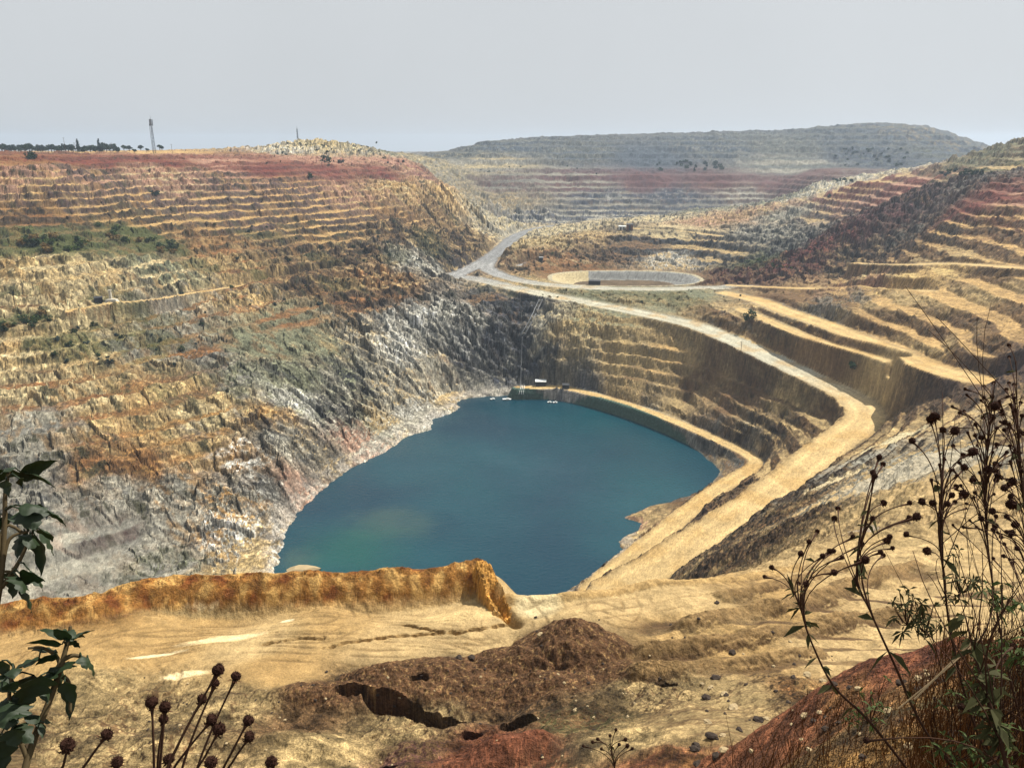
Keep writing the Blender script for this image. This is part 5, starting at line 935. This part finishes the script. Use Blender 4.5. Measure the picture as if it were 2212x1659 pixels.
def small_leaf(a, p, d, L, w, R_, mi=0):
    d = d / np.linalg.norm(d); s_ = np.cross(d, [R_.gauss(0, .4), R_.gauss(0, .4), 1]); s_ /= np.linalg.norm(s_) + 1e-6; q = p + d * L * .5 + np.array([0, 0, -.03 * L]); e = p + d * L + np.array([0, 0, -.35 * L])
    a.add([p, q + s_ * w, e, q - s_ * w], [(0, 1, 2, 3)], mi)
def seed_plant(main, heads, label, group=None, depth=2.6, spread=.35, r0=.006, leaves=30, name='seed_head_plant', seed=0, twigr=.0016, extra=0):
    """main: picture path of the chief stem from the root up; heads: (u, v, radius in picture units)"""
    R_ = random.Random(seed); M = [at_d(u, v, depth + dd) for (u, v, dd) in main]; M = [np.array(q) for q in spline(M, 5)]; org = M[0].copy()
    t = thing(name, tuple(org), label, 'dried plant', group); n = len(M)
    a = MB(); a.tube([q - org for q in M], [r0 * (1 - .72 * i / (n - 1)) for i in range(n)], 6); 
    lf = MB(); cum = np.array(M)
    tw_ = MB()
    jobs = []
    for (u, v, rp2) in heads:
        tip = at_d(u, v, depth + R_.uniform(-spread, spread)); jobs.append((tip, rp2))
    for tip, rp2 in jobs:
        dd = np.linalg.norm(cum - tip, axis=1); kmin = int(np.argmin(dd)); k_ = max(1, min(n - 2, int(kmin - dd[kmin] / (np.linalg.norm(cum[-1] - cum[0]) / n) * R_.uniform(.55, 1.0)))); s0 = cum[k_]; ax = cum[min(k_ + 2, n - 1)] - cum[k_ - 1]; ax /= np.linalg.norm(ax)
        L_ = np.linalg.norm(tip - s0); c1 = s0 + ax * L_ * .45 + np.array([0, 0, .02]) * L_ + np.array([R_.uniform(-.05, .05) * L_ for _ in range(3)]); B_ = bez(s0, c1, tip, 9)
        rr_ = max(twigr, .0009 * depth / 2.2); tw_.tube([q - org for q in B_], [max(r0 * .5 * (1 - i / 8), rr_) for i in range(8)] + [rr_ * 2.2], 4)
        d = B_[-1] - B_[-3]; d = d / np.linalg.norm(d) + np.array([0, 0, .5]); add_head(t, org, tip, d, rp2 / F * np.linalg.norm(tip) * .74)
        for _ in range(int(leaves / max(4, len(heads)))):
            q = B_[R_.randrange(1, 6)]; small_leaf(lf, q - org, np.array([R_.gauss(0, 1), R_.gauss(0, 1), R_.gauss(-.2, .6)]), R_.uniform(.015, .045), R_.uniform(.003, .008), R_)
    for _ in range(leaves):
        q = cum[R_.randrange(n // 4, n)]; small_leaf(lf, q - org, np.array([R_.gauss(0, 1), R_.gauss(0, 1), R_.gauss(-.3, .5)]), R_.uniform(.02, .07), R_.uniform(.004, .012), R_)
    for _ in range(extra):
        q = cum[R_.randrange(1, n - 2)]; e = q + np.array([R_.gauss(0, .14), R_.gauss(0, .14), R_.uniform(.08, .45)]); tw_.tube([x - org for x in bez(q, (q + e) / 2 + np.array([R_.gauss(0, .04), 0, .03]), e, 5)], [r0 * .35, r0 * .3, r0 * .25, .001, .0008], 4)
    a.obj('main_stem', m_stem, t, smooth=True); tw_.obj('twigs', m_stem, t, smooth=True)
    if lf.v: lf.obj('leaves', m_dleaf, t)
    return t
g1 = lambda l: [(.35274 * x, 1073.6 + .35274 * y, r * .35274) for x, y, r in l]
g6 = lambda l: [(1431.8 + .35274 * x, 702.2 + .35274 * y, r * .35274) for x, y, r in l]
# lower left cluster: each flower stalk its own curve, all from one root below the frame
def stalks(root, items, label, depth, seed, name='seed_head_plant', thick=.0024):
    R_ = random.Random(seed); org = at_d(root[0], root[1], depth + .15); t = thing(name, tuple(org), label, 'dried plant')
    for (u, v, r_, bu) in items:
        d_ = depth + R_.uniform(-.12, .12); tip = at_d(u, v, d_); low = at_d(bu, 1680, d_ + .05); mid_ = at_d(bu * .5 + u * .5 + (bu - u) * .06 + R_.uniform(-2, 2), (v + 1680) / 2, d_ + .02)
        P_ = spline([at_d(bu + (bu - u) * .25, 1800, d_ + .07), low, mid_, tip], 8); P_[0] = np.array(P_[0])
        P_ = [org] + P_; a = MB(); n = len(P_); a.tube([np.array(q) - org for q in P_], [thick * (1.3 - .5 * i / n) for i in range(n - 3)] + [thick * 1.1, thick * 1.5, thick * 2.4], 5); a.obj('stalk', m_stem, t, smooth=True)
        d = np.array(P_[-1]) - np.array(P_[-4]); add_head(t, org, tip, d / np.linalg.norm(d) + np.array([0, 0, .25]), r_ / F * d_ * .74)
    return t
cl = [(930,1285,42,945),(1010,1310,38,975),(1000,1380,32,960),(1325,1085,42,1000),(1310,1160,32,1100),(1437,1120,36,1190),(1228,1258,35,1010),(1280,1385,40,1040),(1330,1450,45,1190),(1510,1390,38,1350),(1515,1487,38,1380),(1035,1620,35,1040),(1290,1640,40,1280)]
stalks((405, 2100), [(.35274*x, 1073.6+.35274*y, r*.35274, .35274*b) for x, y, r, b in cl], 'big bunch of dried stalks with round dark seed heads at bottom left', 1.75, 3)
stalks((160, 2000), [(226, 1594, 13.5, 172)], 'single dried stalk bending right beside the bunch at bottom left', 1.75, 4)
stalks((120, 2000), [(144.6, 1618.6, 16, 130)], 'short dried stalk with ragged bracts at the lower left', 1.6, 5)
stalks((250, 2000), [(254, 1651, 13, 252)], 'dried head just showing at the bottom edge left of the bunch', 1.6, 6)
stalks((590, 2000), [(587, 1651, 14, 588)], 'dried head at the bottom edge right of the bunch', 1.6, 8)
# right hand plants
A_ = [(668,1488,18),(627,1545,14),(830,1586,14),(877,1590,20),(840,1412,22),(970,1422,20),(1015,1393,20),(1040,1390,18),(1095,1427,15),(1045,1520,22),(943,1270,16),(893,1337,20),(1157,1305,18),(1232,1445,28),(1212,1348,18)]
seed_plant([(1990,1700,.5),(1880,1560,.3),(1800,1480,.15),(1750,1380,.0),(1735,1330,0),(1700,1240,0)], g6(A_), 'leftmost of the branching dried plants on the right, leaning left over the pale ground', depth=2.4, seed=1, leaves=16, r0=.0048)
B_h = [(1073,1130,17),(1050,1192,20),(1283,1190,18),(1330,1395,18),(1347,1415,16),(1400,1370,15),(1365,1330,25),(1385,1300,18),(1345,1097,22),(1503,1095,18),(1500,1190,22),(1545,1182,28),(1285,915,20),(1297,935,20),(1322,820,20),(1346,860,18)]
seed_plant([(2110,1720,.5),(2000,1580,.3),(1930,1430,.1),(1880,1320,0),(1850,1240,0),(1880,1080,0)], g6(B_h), 'second dried plant from the left in the right corner', depth=2.3, seed=2, leaves=16, r0=.0048)
C_h = [(1530,717,22),(1715,655,22),(1785,660,30),(1665,580,34),(1640,595,28),(1645,952,12),(1697,860,12),(1722,830,12),(1765,893,10),(1800,925,12),(1793,995,18),(1765,1050,20),(1835,1050,30),(1598,1092,24),(1655,1103,24),(1740,1100,20),(1785,1090,15),(1620,1392,26),(1505,1290,22),(1835,805,18),(1840,885,25),(1895,785,30),(1713,1125,8),(1855,1125,8)]
seed_plant([(2190,1730,.5),(2110,1580,.3),(2060,1400,.1),(2040,1260,0),(2030,1120,0),(2040,960,0)], g6(C_h), 'dense dried plant with the largest seed heads in the right corner', depth=2.5, seed=3, leaves=16, r0=.0048, extra=14)
D_h = [(1775,503,10),(1820,540,12),(1855,395,10),(1862,430,9),(1967,445,10),(1950,465,9),(1962,573,12),(1968,378,10),(2025,358,12),(2035,505,28),(1955,700,20),(1990,705,10),(1912,680,12),(1868,662,10),(1990,890,25),(2035,860,20),(2040,905,20),(1900,960,22),(2038,958,18),(1912,1030,12),(1905,1060,10),(2128,850,10),(2145,790,14),(2105,785,12),(2015,560,10),(2045,635,12)]
rx_ = random.Random(9); D_h += [(rx_.uniform(1760, 2120), rx_.uniform(440, 1250), rx_.choice((9, 10, 12, 14))) for _ in range(30)]
seed_plant([(2260,1740,.5),(2190,1500,.2),(2150,1300,.1),(2130,1120,0),(2135,950,0),(2150,820,0)], g6(D_h), 'tallest dried plant of the right corner with many small heads', depth=3.0, seed=4, leaves=14, r0=.0042, extra=16)
E_h = [(2120,130,12),(2120,200,10),(2150,370,12),(2120,360,11),(2105,400,12),(2145,430,10),(2062,470,10),(2100,605,18),(2115,640,12),(2092,650,14),(2180,790,16),(2185,840,12),(2150,970,25),(2095,1005,22),(2148,1115,35),(2165,1240,25),(2020,1145,22),(1955,1190,18),(1845,1240,10),(1780,1230,10),(2190,480,12),(2200,560,14),(2180,690,12),(2195,900,16),(1925,1240,9)]
E_h += [(rx_.uniform(2020, 2215), rx_.uniform(420, 1500), rx_.choice((9, 11, 13, 16, 20))) for _ in range(34)]
seed_plant([(2330,1740,.5),(2270,1500,.2),(2230,1300,.1),(2215,1120,0),(2200,950,0),(2195,780,0)], g6(E_h), 'dried plant cut by the right frame edge', depth=2.9, seed=5, leaves=10, r0=.0042, extra=18)
seed_plant([(2200,1760,.1),(2150,1560,.0),(2110,1430,0),(2085,1330,0)], [(2110,1411,10.5),(2188,1398,7),(2081,1530,8),(1875,1600,7)], 'low dried plant in front of the red bank at lower right', depth=1.9, seed=6, leaves=50, r0=.005, extra=10)
seed_plant([(1335,1700,.0),(1325,1640,.0),(1318,1605,0)], [(1282,1603,4),(1292,1597,4),(1262,1612,3.5),(1300,1618,3.5),(1336,1610,4.5),(1349,1598,5),(1354,1612,5),(1364,1618,4),(1318,1590,4),(1330,1578,4)], 'small dried plant with tiny heads at the bottom middle', depth=9.0, spread=.2, seed=7, leaves=24, r0=.012, twigr=.004)
# green bits in the right hand thicket
def green_tuft(u, v, d_, n, L0, label, seed, m_=None):
    R_ = random.Random(seed); org = at_d(u, v + 30, d_ + .1); t = thing('leafy_weed', tuple(org), label, 'weed'); a = MB(); st = MB()
    for i in range(n):
        q = at_d(u + R_.gauss(0, 26), v + R_.gauss(0, 26), d_ + R_.uniform(-.15, .15)) - org
        for _ in range(4): small_leaf(a, q, np.array([R_.gauss(0, 1), R_.gauss(0, 1), R_.gauss(0.1, .7)]), L0 * R_.uniform(.6, 1.3), L0 * .13, R_)
        st.tube(bez(np.zeros(3), q * .5 + np.array([0, 0, -.02]), q, 5), .0014, 4)
    st.obj('stems', m_stem, t); a.obj('leaves', m_ or m_dleaf, t)
k_ = 0
m_gl2 = mat('weed_leaf', (62, 76, 34), .7, .5, 20, .2, trans=.2)
for u, v, lab_ in ((2170,1290,'green weed by the right frame edge above the red bank'),(2190,1400,'green weed at the right frame edge beside the red bank'),(2120,1480,'dull green weed low in the right corner'),(2060,1610,'green weed near the bottom right corner'),(1880,1530,'pale green weed on the clods of the red bank'),(2000,1340,'dark weed tuft on top of the red bank'),(2160,1600,'weed at the very bottom right corner'),(1960,1320,'blackish weed left of the tuft on the red bank'),(2075,1250,'wiry weed between the dried stems')):
    green_tuft(u, v, 2.6 if u > 1900 else 3.5, 16, .034, lab_, 60 + k_, m_dleaf if 'dark' in lab_ or 'black' in lab_ or 'wiry' in lab_ else m_gl2); k_ += 1

# dry grass: thin stalks standing on the red bank and along the bottom edge
def grass(name, label_kind, spots, m_):
    a = MB(); R_ = random.Random(len(spots))
    for (u0, u1, v0, v1, n, hmin, hmax) in spots:
        for _ in range(n):
            u = R_.uniform(u0, u1); v = R_.uniform(v0, v1); p = hit(u, v); d_ = np.linalg.norm(p)
            if d_ > 32: continue
            h = R_.uniform(hmin, hmax) * R_.uniform(.6, 1); lean = np.array([R_.gauss(0, .22), R_.gauss(0, .22), 1]); e = p + lean * h; m1 = p + lean * h * .5 + np.array([R_.gauss(0, .03) * h, 0, .02 * h]); w_ = .0005 * d_ + .0004
            a.tube([p - np.array([0, 0, .02]), m1, e], [w_, w_ * .8, w_ * .35], 3, cap=False)
    o = a.obj(name, m_); o['kind'] = 'stuff'; o['label'] = label_kind; return o
grass('dry_grass', 'dry orange-brown grass on the red bank and along the bottom edge', [(1960,2330,1480,1900,1500,.15,.8),(1700,2100,1500,1800,700,.1,.45),(2020,2330,1400,1500,260,.4,1.6),(1290,1430,1700,1760,70,.5,1.5),(1550,1640,1690,1760,26,.6,1.9),(1640,1720,1640,1720,24,.4,1.2),(1380,1480,1650,1700,60,.1,.5)], m_grass)
grass('dry_stems', 'long thin dry reddish stems rising in the right corner thicket', [(2050,2330,1560,1900,150,.9,2.0),(1980,2200,1600,1800,50,.6,1.3)], m_stem)
grass('straw', 'pale straw among the dry grass at lower right', [(1850,2330,1460,1800,260,.1,.5)], m_grassp)
a = MB(); a.tube([at_d(1975, 1510, 2.2), at_d(2060, 1425, 2.2), at_d(2112, 1374, 2.2)], .0022, 4); a.tube([at_d(1940, 1530, 2.2), at_d(2050, 1440, 2.22), at_d(2119, 1376, 2.25)], .0016, 4)
tag(a.obj('straw_stalk', m_grassp), 'bleached straw stalk lying diagonally across the red bank', 'straw')

# leafy plants on the left
def leaf_geo(a, base, tip, width, R_, lobes=3, droop=.12, mi=0):
    base = np.array(base); tip = np.array(tip); ax = tip - base; L_ = np.linalg.norm(ax); d = ax / L_; vw = (base + tip) / 2; vw = vw / np.linalg.norm(vw)
    s_ = np.cross(d, vw); s_ /= np.linalg.norm(s_) + 1e-9; nrm = np.cross(s_, d); tw2 = R_.uniform(-.75, .75); s2 = s_ * cos(tw2) + nrm * sin(tw2); n2 = np.cross(s2, d)
    N_ = 15; rows_ = []
    for i in range(N_ + 1):
        t_ = i / N_; w_ = (sin(pi * t_ ** .62) ** .9) * (1 - t_ * .25)
        if lobes: w_ *= 1 + .42 * abs(sin(t_ * pi * lobes)) - .26
        w_ = max(w_, 0) * width; c = base + ax * t_ + n2 * droop * L_ * sin(pi * t_) + np.array([0, 0, -.06 * L_ * t_ * t_])
        fold = .38; row = []
        for q in (-1, -.5, 0, .5, 1):
            row.append(c + s2 * w_ * q + n2 * (abs(q) * fold * w_ * -1) + n2 * .05 * width * sin(t_ * 19 + q * 3))
        rows_.append(row)
    v = [tuple(p_) for r_ in rows_ for p_ in r_]; f = [(i * 5 + k2, i * 5 + k2 + 1, (i + 1) * 5 + k2 + 1, (i + 1) * 5 + k2) for i in range(N_) for k2 in range(4)]; a.add(v, f, mi)
def leafy(stem, leaves_, label, depth, seed, twigs=()):
    R_ = random.Random(seed); S = [np.array(q) for q in spline([at_d(u, v, depth) for u, v in stem], 6)]; org = S[0].copy(); t = thing('leafy_plant', tuple(org), label, 'plant'); n = len(S)
    a = MB(); a.tube([q - org for q in S], [.0075 * (1 - .6 * i / n) for i in range(n)], 7); a.obj('stem', m_gstem, t, smooth=True)
    for tw3 in twigs: b_ = MB(); q3 = [np.array(q) for q in spline([at_d(u, v, depth) for u, v in tw3], 5)]; b_.tube([q - org for q in q3], [.005 * (1 - .5 * i / len(q3)) for i in range(len(q3))], 6); b_.obj('stem', m_gstem, t, smooth=True); S = S + q3
    for (x0, y0, x1, y1, w, lob) in leaves_:
        d0 = depth + R_.uniform(-.06, .06); b0 = at_d(x0, y0, d0); b1 = at_d(x1, y1, d0 + R_.uniform(-.05, .05)); near = min(S, key=lambda q: np.linalg.norm(q - b0)); lf = MB()
        if np.linalg.norm(near - b0) > .004: lf.tube([near - org, (near + b0) / 2 - org + np.array([0, 0, .008]), b0 - org], [.0022, .0018, .0014], 5)
        leaf_geo(lf, b0 - org, b1 - org, w / F * depth * .78, R_, lob); lf.obj('leaf', m_gleaf, t, smooth=True)
        # leaf_geo works about the plant's own origin
def c4(l): return [(.35274*a_, 702.2+.35274*b_, .35274*c_, 702.2+.35274*d_, .35274*w, lb_) for a_, b_, c_, d_, w, lb_ in l]
def c1(l): return [(.35274*a_, 1073.6+.35274*b_, .35274*c_, 1073.6+.35274*d_, .35274*w, lb_) for a_, b_, c_, d_, w, lb_ in l]
leafy([(-30,1560),(-22,1400),(2,1250),(10,1130),(12,1060),(22,1010)], c4([(110,930,350,818,85,0),(130,900,340,990,55,0),(40,950,50,1045,60,2),(60,930,-20,880,90,0),(20,900,100,870,50,0),(120,940,135,985,30,0),(40,1150,185,1255,70,2),(110,1120,300,1130,60,2),(170,1110,215,1250,110,3),(215,1110,320,1160,80,2),(300,1140,402,1225,52,0),(20,1180,30,1290,80,0),(-10,1180,40,1250,70,0),
    (150,1275,105,1420,90,3),(190,1285,170,1370,70,2),(210,1280,248,1525,75,2),(240,1260,325,1400,95,3),(250,1250,320,1320,60,0),(170,1270,110,1340,50,0),
    (80,1510,75,1665,75,3),(120,1520,275,1560,80,2),(140,1540,262,1600,70,3),(110,1540,130,1640,90,3),(130,1600,190,1752,85,2),(180,1500,260,1620,50,0)]),
    'upper leafy plant, its lobed leaves drooping in from the left frame edge', 1.9, 11, [[(4,1230),(20,1165),(60,1148)],[(2,1270),(40,1215),(70,1150)],[(-15,1340),(-5,1245),(28,1235)],[(-20,1480),(0,1160),(50,1150)]])
leafy([(10,1860),(60,1640),(112,1500),(136,1425),(150,1370),(152,1352)], c1([(420,880,578,808,50,0),(410,870,325,798,55,0),(400,860,225,802,60,0),(430,870,490,920,50,2),(380,900,150,888,45,0),(350,950,190,930,75,2),(340,960,215,1025,60,0),(400,870,400,800,45,0),(415,880,450,800,40,0),(440,870,520,850,35,0),
    (500,975,532,1055,45,2),(540,990,575,1105,55,2),(380,1010,245,1150,190,3),(385,1030,350,1195,75,2),(400,1050,420,1000,40,0),(395,1130,455,1270,55,2),(420,1160,420,1360,60,2),(240,980,75,1060,95,2),(80,1045,85,1110,50,0),(210,1090,90,1160,70,2),(250,1090,130,1290,130,3),(230,1130,290,1260,60,2),(140,1340,320,1380,60,2),(240,1360,255,1475,45,2),(130,1330,60,1360,60,0),
    (60,1220,-40,1350,150,3),(60,1260,40,1420,130,3),(90,1200,170,1320,80,0),(60,1190,0,1120,60,0),(100,1190,200,1170,50,0),(40,1180,110,1120,50,0),(80,1400,205,1500,75,3),(70,1420,100,1530,70,2),(10,1440,65,1600,100,3),(-20,1500,30,1659,100,3),(20,1080,80,1180,50,0),(10,1000,30,1100,60,0)]),
    'green leafy shrub in the lower left corner with a sprig reaching up and right', 1.8, 12, [[(112,1500),(128,1430),(95,1400),(60,1400)],[(136,1425),(160,1415),(190,1424)],[(60,1640),(30,1560),(20,1500),(30,1440)],[(136,1460),(150,1480),(152,1540)]])

# ---------------------------------------------------------------- haze
HAZE_D = 0.00011
mh = bpy.data.materials.new('haze'); mh.use_nodes = True; th_ = mh.node_tree; th_.nodes.clear()
oh = th_.nodes.new('ShaderNodeOutputMaterial'); vh = th_.nodes.new('ShaderNodeVolumePrincipled'); vh.inputs['Color'].default_value = (.68, .82, 1.0, 1); vh.inputs['Density'].default_value = HAZE_D; vh.inputs['Anisotropy'].default_value = .3
th_.links.new(vh.outputs[0], oh.inputs['Volume'])
hz_ = MB(); hz_.box((0, 0, (-200 + 90) / 2), (13000, 13000, 290)); o = hz_.obj('haze', mh); o['kind'] = 'stuff'
